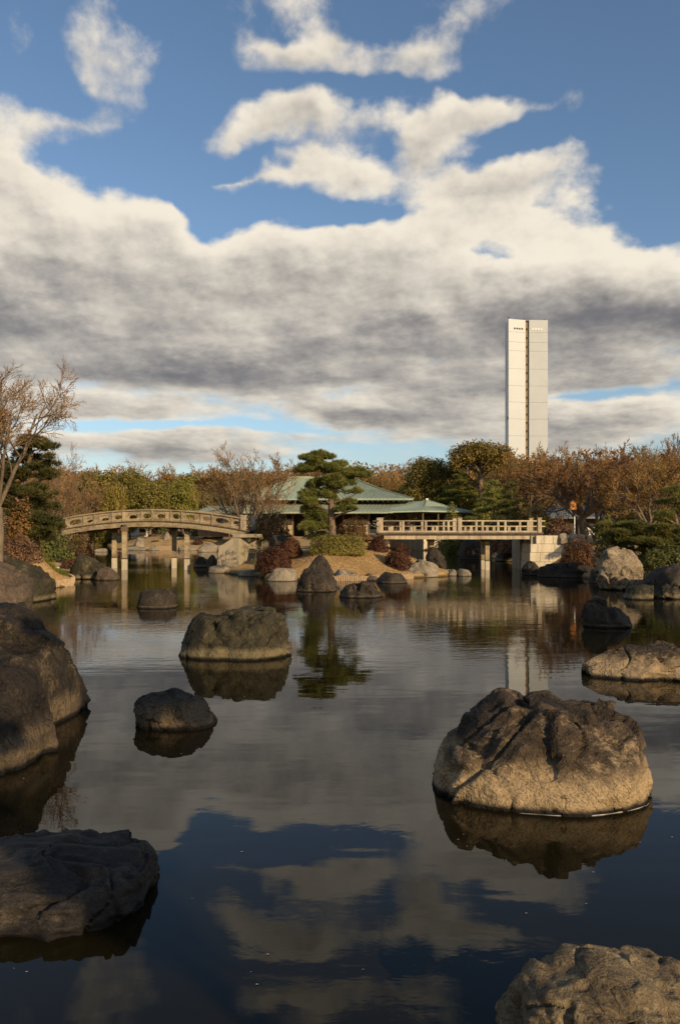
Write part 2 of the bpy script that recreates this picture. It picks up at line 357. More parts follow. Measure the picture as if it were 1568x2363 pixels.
M['bark_pine'] = mat_plain('bark_pine', (0.05, 0.035, 0.024), (0.22, 0.145, 0.09), ns=9, bump=0.02, stretch=(1, 1, 0.45), grain=30)
M['wood'] = mat_plain('weathered_wood', (0.19, 0.14, 0.08), (0.46, 0.36, 0.22), ns=2.5, stretch=(0.4, 1, 1), bump=0.006, grain=16)
M['wood_pale'] = mat_plain('pale_wood', (0.28, 0.22, 0.14), (0.54, 0.44, 0.30), ns=3, stretch=(1, 1, 0.25), bump=0.004, grain=18)
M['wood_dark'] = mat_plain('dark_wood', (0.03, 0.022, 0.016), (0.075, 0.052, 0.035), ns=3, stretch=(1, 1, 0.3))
M['wood_brown'] = mat_plain('brown_wood', (0.10, 0.062, 0.034), (0.20, 0.13, 0.075), ns=3, stretch=(1, 1, 0.3))
M['post_stone'] = mat_plain('post_stone', (0.42, 0.36, 0.26), (0.62, 0.54, 0.40), ns=3, stretch=(1, 1, 0.3))
M['iron'] = mat_plain('black_iron', (0.015, 0.014, 0.013), (0.03, 0.028, 0.026), rough=0.5)
M['concrete'] = mat_plain('old_concrete', (0.20, 0.165, 0.11), (0.37, 0.31, 0.215), ns=1.6, stretch=(1, 1, 0.25), bump=0.008, grain=12)
M['ashlar'] = mat_plain('ashlar_stone', (0.48, 0.40, 0.27), (0.68, 0.59, 0.43), ns=2.0, bump=0.01, grain=14, stretch=(1, 1, 0.5))
M['copper'] = mat_plain('green_copper', (0.22, 0.27, 0.20), (0.34, 0.395, 0.30), ns=0.5, rough=0.55, stretch=(1, 0.3, 1), grain=5)
M['copper_old'] = mat_plain('grey_copper', (0.21, 0.235, 0.155), (0.31, 0.34, 0.235), ns=0.5, rough=0.6, grain=5)
M['slate'] = mat_plain('blue_slate', (0.10, 0.12, 0.125), (0.19, 0.215, 0.22), ns=1, rough=0.6)
M['plaster'] = mat_plain('plaster', (0.50, 0.38, 0.22), (0.66, 0.52, 0.33), ns=2)
M['white'] = mat_plain('white_paint', (0.70, 0.68, 0.62), (0.80, 0.78, 0.73), ns=2)
M['tower'] = mat_plain('tower_panel', (0.43, 0.455, 0.465), (0.465, 0.49, 0.50), ns=0.05, rough=0.45, bump=0.002, grain=0.4)
M['tower_core'] = mat_plain('tower_core', (0.20, 0.145, 0.085), (0.27, 0.20, 0.12), ns=0.1, grain=0.6)
M['tower_dark'] = mat_plain('tower_dark', (0.02, 0.02, 0.02), (0.05, 0.048, 0.045), ns=1)
M['orange_wood'] = mat_plain('orange_wood', (0.50, 0.17, 0.03), (0.66, 0.27, 0.06), ns=6)
M['stake'] = mat_plain('wooden_stakes', (0.30, 0.20, 0.11), (0.52, 0.38, 0.23), ns=6)
M['straw'] = mat_leaf('dry_grass', (0.36, 0.225, 0.095), (0.62, 0.42, 0.195), gloss=0.1, trans=0.15, ns=1.4)
M['grass'] = mat_leaf('green_grass', (0.09, 0.12, 0.015), (0.24, 0.25, 0.04), gloss=0.2, ns=2.0)
M['foam'] = mat_plain('foam', (0.26, 0.25, 0.22), (0.42, 0.40, 0.36), ns=20)
M['speck'] = mat_plain('specks', (0.22, 0.20, 0.16), (0.42, 0.39, 0.33), ns=20)

# ------------------------------------------------------------------ terrain and water
POND = np.array([(-6, 2.4), (6.5, 2.4), (11, 6), (12.5, 14), (14.0, 24), (14.2, 31), (13.6, 36.5), (13.4, 44.5), (12.6, 49.5), (12.4, 54.5), (13.6, 58), (15.0, 64), (13.4, 70),
    (16.4, 84), (16.6, 96.5), (9.95, 92.2), (5.2, 97.4), (4.6, 85), (5.0, 70), (5.6, 58), (6.6, 50), (7.0, 46.4), (5.8, 44.9), (3.4, 43.2), (1.2, 42.1), (-1.5, 41.6),
    (-3.2, 42.0), (-5.0, 45.2), (-7.4, 48.6), (-7.9, 51), (-7.6, 56), (-8.5, 64), (-9, 75), (-12, 86), (-14.5, 91.5), (-19, 93), (-24.3, 93.5), (-28, 98), (-34, 116),
    (-45, 128), (-56, 118), (-42, 95), (-30, 75), (-24, 62), (-19.7, 56), (-18.3, 51), (-15.6, 47), (-15.4, 43.5), (-14.2, 41.2), (-13.25, 39.4), (-12.9, 38.1), (-13.1, 37.3), (-13.5, 36.6), (-13.1, 34), (-12.5, 30),
    (-12.0, 26), (-9, 20), (-6.8, 15), (-5.6, 12), (-5.4, 9), (-6, 6)])
def shore(x, y):
    """signed distance to the shoreline, positive on land"""
    x = np.asarray(x, float); y = np.asarray(y, float); d = np.full(x.shape, 1e9); ins = np.zeros(x.shape, bool)
    n = len(POND)
    for i in range(n):
        ax, ay = POND[i]; bx, by = POND[(i + 1) % n]; ex, ey = bx - ax, by - ay
        t = np.clip(((x - ax) * ex + (y - ay) * ey) / (ex * ex + ey * ey), 0, 1)
        d = np.minimum(d, np.hypot(x - ax - t * ex, y - ay - t * ey))
        if by != ay: ins ^= ((ay > y) != (by > y)) & (x < (bx - ax) * (y - ay) / (by - ay) + ax)
    return np.where(ins, -d, d)
def sst(a, b, x): t = np.clip((x - a) / (b - a), 0, 1); return t * t * (3 - 2 * t)
def ground(x, y):
    x = np.asarray(x, float); y = np.asarray(y, float); s = shore(x, y)
    h = 0.28 + 1.15 * sst(0, 6.0, s) + 0.9 * sst(8, 26, s)
    h = h + 0.95 * sst(0.2, 2.0, s) * np.exp(-((x - 16) / 6.5) ** 2 - ((y - 57) / 8.0) ** 2)          # high bank at the right bridge
    h = h + 0.9 * sst(0.5, 3, s) * np.exp(-((x + 16) / 4.5) ** 2 - ((y - 32) / 12.0) ** 2)            # high bank on the left
    h = h + 0.85 * sst(0, 1.9, s) * np.exp(-((x + 15) / 3.5) ** 2 - ((y - 39) / 4.5) ** 2)
    isl = (x > -9) & (x < 8) & (y > 40) & (y < 96)
    h = np.where(isl, 0.22 + 1.25 * sst(0, 4.5, s) + 0.12 * sst(4, 9, s), h)
    P = np.stack([x, y, 0 * x], -1).reshape(-1, 3)
    h = h + 0.10 * fbm(P * 0.35, 3, 5).reshape(x.shape) * sst(0, 2, s)
    bed = -np.clip(0.15 - s * 0.5, 0.15, 1.6)
    return np.where(s > 0, h, bed)
def gz(x, y): return float(ground(np.array([x]), np.array([y]))[0])

def grow_axis(lo, hi, step, far_lo, far_hi):
    a = list(np.arange(lo, hi + 1e-6, step)); s = step; p = hi
    while p < far_hi: s *= 1.35; p += s; a.append(p)
    s = step; p = lo; b = []
    while p > far_lo: s *= 1.35; p -= s; b.append(p)
    return np.array(b[::-1] + a)
def build_ground():
    xs = grow_axis(-34, 26, 0.4, -4000, 4000); ys = grow_axis(-8, 132, 0.4, -600, 6000)
    gx, gy = np.meshgrid(xs, ys); gzv = ground(gx, gy)
    V = np.stack([gx, gy, gzv], -1).reshape(-1, 3); nx, ny = len(xs), len(ys)
    i = np.arange(nx * ny).reshape(ny, nx)
    Fc = np.stack([i[:-1, :-1], i[:-1, 1:], i[1:, 1:], i[1:, :-1]], -1).reshape(-1, 4)
    m, T = new_mat('dry_lawn'); P = T.geo.outputs['Position']
    n = T.noise(P, 0.35, 4, 0.6); g = T.noise(P, 9, 5, 0.7); f2 = T.noise(P, 60, 2, 0.6)
    c = T.mix(T.step(g, 0.35, 0.68), (0.36, 0.225, 0.095), (0.62, 0.42, 0.195))
    c = T.mix(T.m('MULTIPLY', T.step(n, 0.52, 0.64), 0.5), c, (0.16, 0.125, 0.04))
    # bare soil under the groves away from the mown slopes
    yy = T.sep(P)[1]; xx = T.sep(P)[0]
    c = T.mix(T.m('MULTIPLY', T.step(yy, 118, 128), 0.8), c, (0.07, 0.05, 0.03))
    c = T.mix(T.m('MULTIPLY', T.step(T.sep(P)[2], 0.2, 0.0), 0.9), c, (0.05, 0.042, 0.02))
    base(T, c); T.b.inputs['Roughness'].default_value = 0.95; T.b.inputs['Specular IOR Level'].default_value = 0.1
    T.put(T.b.inputs['Normal'], T.bump(T.m('ADD', g, T.m('MULTIPLY', f2, 0.5)), 0.06))
    o = link('ground', mesh_np('ground', V, Fc, True), None, m); tag(o, 'dry golden lawn and banks around the pond', kind='structure')
build_ground()

def build_water():
    m, T = new_mat('pond_water'); P = T.geo.outputs['Position']
    # ripples: patches ruffled by the wind between calm, almost mirror-like water
    patch = T.step(T.noise(T.v('MULTIPLY', P, (0.10, 0.16, 0)), 1.0, 3, 0.5), 0.42, 0.66)
    yy = T.sep(P)[1]
    mid = T.m('MULTIPLY', T.step(yy, 13, 24), T.step(yy, 75, 48))
    amt = T.m('ADD', T.m('MULTIPLY', mid, T.m('MULTIPLY_ADD', patch, 0.9, 0.25)), T.m('MULTIPLY_ADD', patch, 0.14, 0.035))
    r1 = T.noise(T.v('MULTIPLY', P, (0.55, 1.0, 0)), 5.5, 3, 0.55, dist=0.4)
    r2 = T.noise(T.v('MULTIPLY', P, (0.4, 1.0, 0)), 1.4, 2, 0.5, dist=0.3)
    h = T.m('ADD', T.m('MULTIPLY', T.m('MULTIPLY', r1, amt), 0.9), T.m('MULTIPLY', r2, 0.55))
    base(T, (0.010, 0.008, 0.003)); T.b.inputs['Roughness'].default_value = 0.015; T.b.inputs['IOR'].default_value = 1.245
    T.b.inputs['Specular IOR Level'].default_value = 0.5
    T.put(T.b.inputs['Normal'], T.bump(h, 0.0065))
    V = [(-75, 1.5, 0), (30, 1.5, 0), (30, 150, 0), (-75, 150, 0)]
    o = link('pond_water', mesh_np('pond_water', V, [(0, 1, 2, 3)]), None, m); tag(o, 'still dark pond water mirroring the clouds', kind='structure')
build_water()

# ------------------------------------------------------------------ rocks
RINGS = {}
def rock(label, outline, d, depth, mat, name='boulder', cat='rock', group=None, res=1, seed=0, amp=0.06, ridg=0.06, sq=2.9, zb=-0.45, back=0.0, freq=1.0, sink=0.0, strata=None, chip=None, diag=None, zk=1.0, facet=None):
    """a boulder lofted from the two sides of its outline (picture units, left foot over the top to the right foot),
    standing d metres away and 2*depth metres thick, roughened by fractal noise"""
    facet = facet if facet is not None else (0.50 if res == 3 else 0.75)
    chip = chip or (0.70 if res < 2 else 0.76 if res == 2 else 0.84)
    pts = np.array([((qx - CX) * d / F, CH - (qy - H0) * d / F) for qx, qy in outline])
    pts[:, 1] = np.where(pts[:, 1] > 0, pts[:, 1] * zk, pts[:, 1])
    ztop = pts[:, 1].max(); size = pts[:, 0].max() - pts[:, 0].min()
    nr, na = {0: (12, 26), 1: (22, 48), 2: (44, 96), 3: (90, 200)}[res]
    zlo = min(zb, pts[:, 1].min() - 0.05)
    t = np.linspace(0, 1, nr); zs = zlo + (ztop - zlo) * np.sin(t * np.pi / 2) ** 0.9
    zs[-1] = ztop - 0.004 * size
    xl, xr = [], []
    seg = list(zip(pts[:-1], pts[1:]))
    for z in zs:
        xi = []
        for a, b in seg:
            if (a[1] - z) * (b[1] - z) <= 0 and a[1] != b[1]: xi.append(a[0] + (b[0] - a[0]) * (z - a[1]) / (b[1] - a[1]))
        l = min(xi) if xi else None; r = max(xi) if xi else None
        if z < pts[0, 1]: l = pts[0, 0]
        if z < pts[-1, 1]: r = pts[-1, 0]
        if l is None: l = xl[-1]
        if r is None: r = xr[-1]
        xl.append(l); xr.append(r)
    xl, xr = np.array(xl), np.array(xr)
    k = np.array([.25, .5, .25])
    for _ in range(1 if res < 2 else 2):
        xl[1:-1] = np.convolve(xl, k, 'same')[1:-1]; xr[1:-1] = np.convolve(xr, k, 'same')[1:-1]
    w = np.maximum((xr - xl) / 2, 0.01 * size); cx = (xr + xl) / 2; wm = w.max()
    dep = depth * (0.25 + 0.75 * (w / wm) ** 0.8) * (1 - 0.35 * np.clip((zs - zlo) / (ztop - zlo), 0, 1) ** 3)
    rows = [(cx[i], w[i], dep[i], zs[i], d + back * (zs[i] - zlo)) for i in range(nr)]
    top = rows[-1]
    for s_, up in ((0.8, .35), (0.55, .7), (0.28, .93)): rows.append((top[0], top[1] * s_, top[2] * s_, top[3] + 0.012 * size * up, top[4]))
    th = np.linspace(0, 2 * np.pi, na, endpoint=False); c, s = np.cos(th), np.sin(th)
    ex = np.sign(c) * np.abs(c) ** (2 / sq); ey = np.sign(s) * np.abs(s) ** (2 / sq)
    V = np.concatenate([np.stack([r[0] + r[1] * ex, r[4] + r[2] * ey, np.full(na, r[3])], -1) for r in rows])
    V = np.vstack([V, [(top[0], top[4], top[3] + 0.012 * size)]])
    n = len(rows); i = np.arange(n * na).reshape(n, na); j = np.roll(i, -1, 1)
    Q = np.stack([i[:-1], j[:-1], j[1:], i[1:]], -1).reshape(-1, 4)
    lastc = len(V) - 1
    cap = np.stack([i[-1], j[-1], np.full(na, lastc), np.full(na, lastc)], -1)
    # outward directions
    ctr = np.array([cx.mean(), d, zlo + 0.35 * (ztop - zlo)])
    nrm = np.zeros_like(V)
    for f in (Q,):
        a, b, e = V[f[:, 0]], V[f[:, 1]], V[f[:, 2]]
        fn = np.cross(b - a, e - a)
        for kk in range(4): np.add.at(nrm, f[:, kk], fn)
    nrm[lastc] = (0, 0, 1); nrm /= np.maximum(np.linalg.norm(nrm, axis=1, keepdims=True), 1e-9)
    S = min(size, 2.2 * (ztop + 0.5)); rs = seed * 7.77 + 3.1
    q = V / S * freq + rs
    if strata is not None: q = q * np.array(strata)
    if diag is not None:
        ca, sa_ = math.cos(diag), math.sin(diag); q = np.stack([(q[:, 0] * ca + q[:, 2] * sa_) * 1.35, q[:, 1], (-q[:, 0] * sa_ + q[:, 2] * ca) * .6], -1)
    top0 = (n - 3) * na
    disp = S * (amp * fbm(q * 2.3, 4, seed) + ridg * (fbm(q * 4.1 + 5, 4, seed + 9, ridged=True) - 0.35) * 0.8)
    if res >= 2:      # split faces and fissures
        cr = np.abs(vnoise(q * 2.6 + 0.7 * np.stack([vnoise(q * 3, 71), vnoise(q * 3, 72), vnoise(q * 3, 73)], -1), seed + 31))
        disp -= S * ridg * 0.75 * np.exp(-(cr / 0.05) ** 2)
        fc = vnoise(np.floor(q * 3.1 + 0.5 * np.stack([vnoise(q * 2, 81), vnoise(q * 2, 82), vnoise(q * 2, 83)], -1)), seed + 41)
        disp += S * amp * 0.16 * fc
        disp += S * 0.012 * fbm(q * 14, 3, seed + 50)
        rf = np.random.default_rng(seed + 900); qa = V / S; qa = qa + 0.06 * np.stack([vnoise(qa * 5 + 3, 91), vnoise(qa * 5 + 7, 92), vnoise(qa * 5 + 11, 93)], -1)
        lo_, hi_ = qa.min(0), qa.max(0)
        for K, tl in ((26, .20), (110, .22)):      # broken plane faces, each tilted its own way
            sd = rf.uniform(lo_, hi_, (K, 3)); tv = rf.normal(size=(K, 3)) * tl * facet; idx = np.empty(len(qa), int)
            for c0 in range(0, len(qa), 4000): idx[c0:c0 + 4000] = ((qa[c0:c0 + 4000, None] - sd[None]) ** 2).sum(-1).argmin(1)
            disp += S * np.clip(((qa - sd[idx]) * tv[idx]).sum(1), -.06, .06)
    V = V + nrm * disp[:, None]
    # chipped plane faces
    rp = np.random.default_rng(seed + 500); npl = {0: 8, 1: 14, 2: 18, 3: 18}[res]
    mid = np.array([cx.mean(), d, zlo + 0.45 * (ztop - zlo)])
    for _ in range(npl):
        nv = rp.normal(size=3) * np.array([1, 1, .75]); nv[2] = nv[2] if nv[2] > -.3 else -nv[2]; nv[1] -= .35; nv /= np.linalg.norm(nv)
        pr = (V - mid) @ nv; h = pr.max() * rp.uniform(chip, .97)
        over = np.maximum(pr - h, 0); V = V - nv * (over * .85)[:, None]
    if res >= 2: V[:-1] += nrm[:-1] * (S * 0.010 * fbm(q[:-1] * 9 + 3, 4, seed + 60, ridged=True))[:, None]
    if res >= 2:      # calm the crowded rings at the very top
        G = V[:-1].reshape(n, na, 3); r0 = int(n * .72); wt = np.clip((np.arange(n) - r0) / (n - r0), 0, 1)[:, None, None] ** .7
        for _ in range(14 if res == 3 else 6):
            A_ = (np.roll(G, 1, 1) + np.roll(G, -1, 1)) * .25; U = np.concatenate([G[:1], G[:-1]]); Dn = np.concatenate([G[1:], G[-1:]])
            G = G + wt * (A_ + (U + Dn) * .25 - G) * .6
        V[:-1] = G.reshape(-1, 3)
    V[lastc] = V[(n - 1) * na:n * na].mean(0)
    o0 = np.array([cx.mean(), d, 0.0])
    allF = [tuple(f) for f in Q] + [(int(a[0]), int(a[1]), lastc) for a in cap]
    me = bpy.data.meshes.new(name); me.from_pydata((V - o0).tolist(), [], allF); me.update()
    me.polygons.foreach_set('use_smooth', [True] * len(me.polygons))
    o = link(name, me, None, M[mat]); o.location = o0; tag(o, label, cat, group)
    RINGS[label] = (V[:-1].reshape(n, na, 3), o)
    return o

def shift(pts, dx, dy): return [(x + dx, y + dy) for x, y in pts]
def hump(x0, x1, top, bot, skew=0.45, flat=0.5, lean=0.0):
    """simple stone outline between x0 and x1"""
    w = x1 - x0; h = bot - top; a = x0 + w * skew * (1 - flat); b = x1 - w * (1 - skew) * (1 - flat)
    return [(x0 + w * .02, bot), (x0, bot - h * .35), (x0 + (a - x0) * .35, bot - h * .78), (a, top + h * .04), ((a + b) / 2 + lean * w, top), (b, top + h * .08), (x1 - (x1 - b) * .3, bot - h * .7), (x1, bot - h * .3), (x1 - w * .02, bot)]

# --- near
rock('big rounded brown boulder with a pale foot, right of the middle in open water',
     [(1012, 1806), (1012, 1790), (1037, 1724), (1066, 1697), (1074, 1678), (1098, 1639), (1148, 1612), (1172, 1593), (1214, 1589), (1260, 1593), (1310, 1600), (1368, 1614), (1426, 1635), (1468, 1666), (1491, 1709), (1496, 1751), (1488, 1801), (1462, 1836), (1446, 1862)],
     8.95, 1.0, 'rock_brown', res=3, seed=3, amp=0.055, ridg=0.045, sq=2.5, back=0.10, diag=-.7, chip=.92, zk=.86, facet=.48)
rock('low cream coloured rock with mossy cracks at the bottom right corner',
     [(1172, 2420), (1192, 2345), (1204, 2290), (1216, 2258), (1240, 2226), (1264, 2208), (1298, 2192), (1345, 2186), (1390, 2192), (1455, 2186), (1530, 2206), (1610, 2240), (1710, 2290), (1780, 2400)],
     4.35, 0.62, 'rock_cream', res=3, seed=8, amp=0.03, ridg=0.04, sq=3.0, freq=1.1, strata=(.8, 1.0, 2.0), zk=.80, chip=.9)
rock('flat-topped dark slab rock at the bottom left corner, mostly in shade',
     [(-150, 2110), (-150, 2040), (-120, 1985), (-40, 1955), (65, 1951), (117, 1938), (157, 1943), (208, 1947), (240, 1941), (270, 1942), (310, 1951), (342, 1969), (356, 1984), (352, 2013), (346, 2060), (342, 2101)],
     6.25, 0.74, 'rock_slab', res=3, seed=5, amp=0.03, ridg=0.06, sq=2.7, freq=1.3, strata=(0.8, 1.0, 1.7), zk=.80, facet=.42)
rock('tall weathered boulder leaning at the left edge, behind the nearer brown one',
     [(-230, 1690), (-210, 1560), (-160, 1460), (-60, 1412), (0, 1406), (33, 1408), (80, 1440), (113, 1466), (133, 1490), (153, 1540), (170, 1580), (178, 1610), (186, 1645), (186, 1660), (178, 1683)],
     12.1, 1.15, 'rock_left', res=3, seed=12, amp=0.05, ridg=0.03, sq=2.5, freq=1.1, strata=(1.2, 1.0, 0.6), zk=.94)
rock('brown boulder at the left edge in front of the tall leaning one',
     [(-220, 1780), (-200, 1650), (-120, 1560), (0, 1535), (27, 1537), (53, 1551), (73, 1580), (90, 1624), (100, 1657), (107, 1697), (106, 1722), (98, 1752)],
     10.0, 0.85, 'rock_left', res=3, seed=15, amp=0.05, ridg=0.03, sq=2.6, freq=1.2)
rock('blocky olive-streaked boulder in the water left of the middle',
     [(416, 1516), (417, 1500), (431, 1470), (440, 1439), (457, 1419), (491, 1416), (519, 1415), (552, 1408), (575, 1402), (631, 1401), (645, 1419), (656, 1461), (665, 1489), (664, 1516)],
     17.9, 0.85, 'rock_green', res=3, seed=20, amp=0.04, ridg=0.05, sq=3.2, freq=1.2, diag=-.5, chip=.9, zk=.95)
rock('small pointed dark rock in the left foreground water, one patch of sun on it',
     [(322, 1668), (315, 1645), (306, 1622), (319, 1608), (345, 1598), (376, 1592), (404, 1594), (434, 1605), (462, 1620), (477, 1640), (492, 1652), (500, 1668)],
     11.62, 0.48, 'rock_left', res=3, seed=24, amp=0.03, ridg=0.04, sq=2.3, chip=.92, zk=.92)
# --- left shore
rock('smooth reddish brown boulder at the left edge of the pond', [(-130, 1405), (-110, 1330), (-50, 1296), (0, 1291), (27, 1302), (50, 1326), (70, 1350), (76, 1364), (70, 1390), (60, 1415)], 26.5, 1.3, 'rock_red', res=2, seed=31, sq=2.4, amp=.04, ridg=.03)
rock('long grey-green rock sloping down to the left shore', [(-110, 1395), (-90, 1290), (-40, 1270), (0, 1272), (33, 1287), (62, 1301), (87, 1318), (110, 1334), (128, 1350), (131, 1365), (124, 1385), (116, 1394)], 30.8, 1.3, 'rock_green', res=2, seed=32, sq=2.5, amp=.04, ridg=.035)
rock('peaked grey-green rock by the straw bank under the left end of the arched bridge', [(162, 1336), (161, 1318), (167, 1306), (180, 1287), (197, 1278), (213, 1287), (233, 1303), (248, 1312), (256, 1330), (258, 1336)], 43.6, 1.0, 'rock_green', res=2, seed=33, sq=2.4)
rock('low brown rock right beside the peaked grey-green one', [(215, 1339), (217, 1323), (227, 1314), (247, 1310), (263, 1317), (273, 1330), (281, 1339)], 42.3, 0.6, 'rock_red', res=2, seed=34, sq=2.4)
rock('square block of rock standing in the water before the arched bridge', [(314, 1403), (314, 1367), (322, 1361), (360, 1361), (392, 1360), (399, 1371), (403, 1388), (406, 1403)], 28.1, 0.6, 'rock_dark', res=2, seed=35, sq=4.0, amp=.03)
rock('small lone rock in the far water beyond the left bridge', hump(218, 247, 1264, 1274), 87, 0.6, 'rock_pale', seed=36)
rock('little flat rock at the water line below the reddish boulder', [(36, 1412), (40, 1390), (52, 1380), (64, 1384), (68, 1400), (66, 1412)], 25.2, 0.4, 'rock_green', res=1, seed=37)
# --- island front
rock('long flat pale stone at the left tip of the island', hump(478, 540, 1305, 1323, flat=.85), 48.6, 0.55, 'rock_pale', seed=41, sq=3.2, res=1)
rock('long pale edging stone below the concrete bridge footing', hump(544, 602, 1313, 1330, flat=.85), 45.6, 0.5, 'rock_pale', seed=42, sq=3.2)
rock('small pale stone between two longer stones of the island edge', hump(601, 623, 1317, 1331, flat=.7), 45.2, 0.4, 'rock_pale', seed=43, sq=3)
rock('pale rounded edging stone below the round red bushes', hump(617, 686, 1313, 1342, flat=.7), 41.6, 0.6, 'rock_pale', seed=44, sq=3, res=2)
rock('dark humped rock in the water in front of the straw mound', [(686, 1365), (686, 1328), (699, 1313), (722, 1310), (741, 1314), (761, 1331), (775, 1345), (777, 1365)], 35.2, 0.85, 'rock_dark', res=2, seed=45, sq=2.4, ridg=.05)
rock('dark pointed peak rock rising behind the humped one', [(700, 1336), (708, 1309), (719, 1294), (730, 1283), (738, 1278), (750, 1285), (758, 1300), (767, 1320), (772, 1345)], 37.6, 0.7, 'rock_dark', res=2, seed=46, sq=2.2, ridg=.06)
rock('pale striped edging stone right of the dark pointed rocks', hump(771, 829, 1314, 1341, flat=.75), 42.0, 0.6, 'rock_pale', seed=47, sq=3, res=2)
rock('small reddish stone at the foot of the straw mound', hump(838, 872, 1321, 1340, flat=.6), 42.0, 0.5, 'rock_red', seed=48, sq=2.8)
rock('dark oblong block below the stake edging of the mound', hump(870, 939, 1324, 1348, flat=.85), 40.0, 0.55, 'rock_dark', seed=49, sq=3.4, res=2)
rock('ragged low ledge of rock awash in front of the island', [(783, 1377), (786, 1366), (796, 1353), (815, 1348), (840, 1347), (865, 1349), (876, 1362), (888, 1377)], 32.3, 0.7, 'rock_dark', res=2, seed=50, sq=2.6, amp=.08, ridg=.09)
rock('broad pale rock at the right tip of the island', [(914, 1332), (917, 1324), (928, 1313), (952, 1297), (974, 1293), (1000, 1294), (1012, 1316), (1016, 1331)], 44.9, 0.8, 'rock_pale', res=2, seed=51, sq=2.8)
rock('tall leaning dark standing stone at the right tip of the island', [(982, 1326), (981, 1290), (983, 1270), (988, 1262), (996, 1258), (1006, 1263), (1019, 1281), (1029, 1297), (1031, 1326)], 47.4, 0.55, 'rock_dark', res=2, seed=52, sq=2.3, amp=.04)
rock('small grey stone at the water right of the leaning stone', hump(1029, 1056, 1312, 1329, flat=.6), 45.9, 0.4, 'rock_pale', seed=53)
rock('rightmost small pale stone off the tip of the island', hump(1054, 1086, 1310, 1330, flat=.6), 45.6, 0.45, 'rock_pale', seed=54, sq=2.8)
rock('broad grey rock behind the upper red bush', hump(617, 684, 1233, 1268, flat=.7), 48.2, 0.7, 'rock_dark', seed=55, res=2, zb=0.4)
rock('mossy stone beside the left footing of the arched bridge', hump(445, 480, 1285, 1308, flat=.5), 55.0, 0.7, 'rock_green', seed=56)
rock('grey stone against the concrete footing on the island', hump(477, 500, 1276, 1306, flat=.4), 52.5, 0.5, 'rock_red', seed=57)
# --- behind the right bridge
rock('small rounded rock before the pale wall under the flat bridge', hump(1021, 1049, 1258, 1274, flat=.6), 86, 0.7, 'rock_pale', seed=61)
rock('large dark rock behind the post of the flat bridge', hump(1058, 1112, 1247, 1291, flat=.7), 68, 1.1, 'rock_dark', seed=62, res=2)
rock('grey rock in the shade under the right half of the flat bridge', [(1143, 1295), (1144, 1284), (1152, 1272), (1175, 1267), (1192, 1267), (1197, 1278), (1190, 1295)], 64.5, 0.8, 'rock_green', seed=63, res=2)
rock('dark bank rock beneath the flat bridge beside the stone pier', hump(1195, 1224, 1262, 1300, flat=.6), 60, 0.8, 'rock_dark', seed=64)
# --- right shore
rock('dark rounded rock at the foot of the ashlar pier', hump(1204, 1245, 1295, 1328, flat=.5), 46.6, 0.6, 'rock_dark', seed=71, res=2)
rock('long dark low rock right of the ashlar pier', [(1245, 1333), (1248, 1312), (1262, 1301), (1310, 1299), (1360, 1303), (1380, 1315), (1386, 1333)], 44.9, 0.9, 'rock_dark', seed=72, res=2, sq=3)
rock('big pale round boulder on the right shore', [(1396, 1364), (1384, 1356), (1377, 1338), (1380, 1300), (1395, 1269), (1427, 1263), (1460, 1264), (1474, 1279), (1480, 1305), (1478, 1334), (1470, 1364)], 36.2, 0.95, 'rock_white', seed=73, res=3, sq=2.4, amp=.06, ridg=.07)
rock('pale trapezoid rock below the big round boulder', [(1442, 1385), (1444, 1350), (1480, 1349), (1514, 1350), (1510, 1362), (1499, 1385)], 31.3, 0.55, 'rock_green', seed=74, res=2, sq=3.2, amp=.03)
rock('large dark flat-topped rock at the right edge of the shore', [(1482, 1384), (1485, 1330), (1495, 1311), (1512, 1308), (1570, 1308), (1630, 1316), (1650, 1384)], 33.4, 1.1, 'rock_dark', seed=75, res=2, sq=3)
rock('low ragged rock at the right edge below the flat-topped one', [(1505, 1383), (1510, 1366), (1530, 1352), (1560, 1350), (1620, 1360), (1630, 1383)], 31.6, 0.5, 'rock_green', seed=76, res=2, ridg=.09)
rock('black two-humped rock in the right water, in full shade', [(1346, 1448), (1342, 1429), (1347, 1403), (1356, 1381), (1365, 1376), (1382, 1383), (1396, 1401), (1415, 1404), (1430, 1411), (1446, 1417), (1455, 1430), (1455, 1448)], 22.9, 0.55, 'rock_dark', seed=77, res=2, sq=2.4)
rock('long low tan rock reaching in from the right edge',
     [(1356, 1560), (1357, 1538), (1365, 1526), (1391, 1519), (1422, 1516), (1443, 1504), (1465, 1497), (1509, 1492), (1568, 1492), (1650, 1505), (1680, 1575)], 15.35, 0.62, 'rock_brown', seed=78, res=3, sq=2.8, amp=.05, ridg=.06, freq=1.3, strata=(0.8, 1.0, 1.3))
rock('dark rock in the shadow behind the big round boulder', hump(1360, 1392, 1312, 1345, flat=.5), 40, 0.7, 'rock_dark', seed=79, res=1)
rock('mid grey bank rock below the red bush by the pier', hump(1345, 1382, 1262, 1302, flat=.6), 45.5, 0.8, 'rock_red', seed=80, res=1, zb=0.0)
for i, (x0, x1, t_, b_) in enumerate(((1284, 1308, 1230, 1243), (1306, 1331, 1231, 1246), (1329, 1349, 1232, 1245), (1320, 1344, 1243, 1262), (1346, 1366, 1234, 1250))):
    rock('%s pale coping stone on the bank right of the ashlar pier, counted from the pier' % ['first', 'second', 'third', 'fourth', 'fifth'][i], hump(x0, x1, t_, b_, flat=.7), 50.6 - (0.8 if i == 3 else 0), 0.4, 'rock_pale', seed=81 + i, name='coping_stone', cat='stone', group='stones topping the right bank', zb=1.75, res=1)
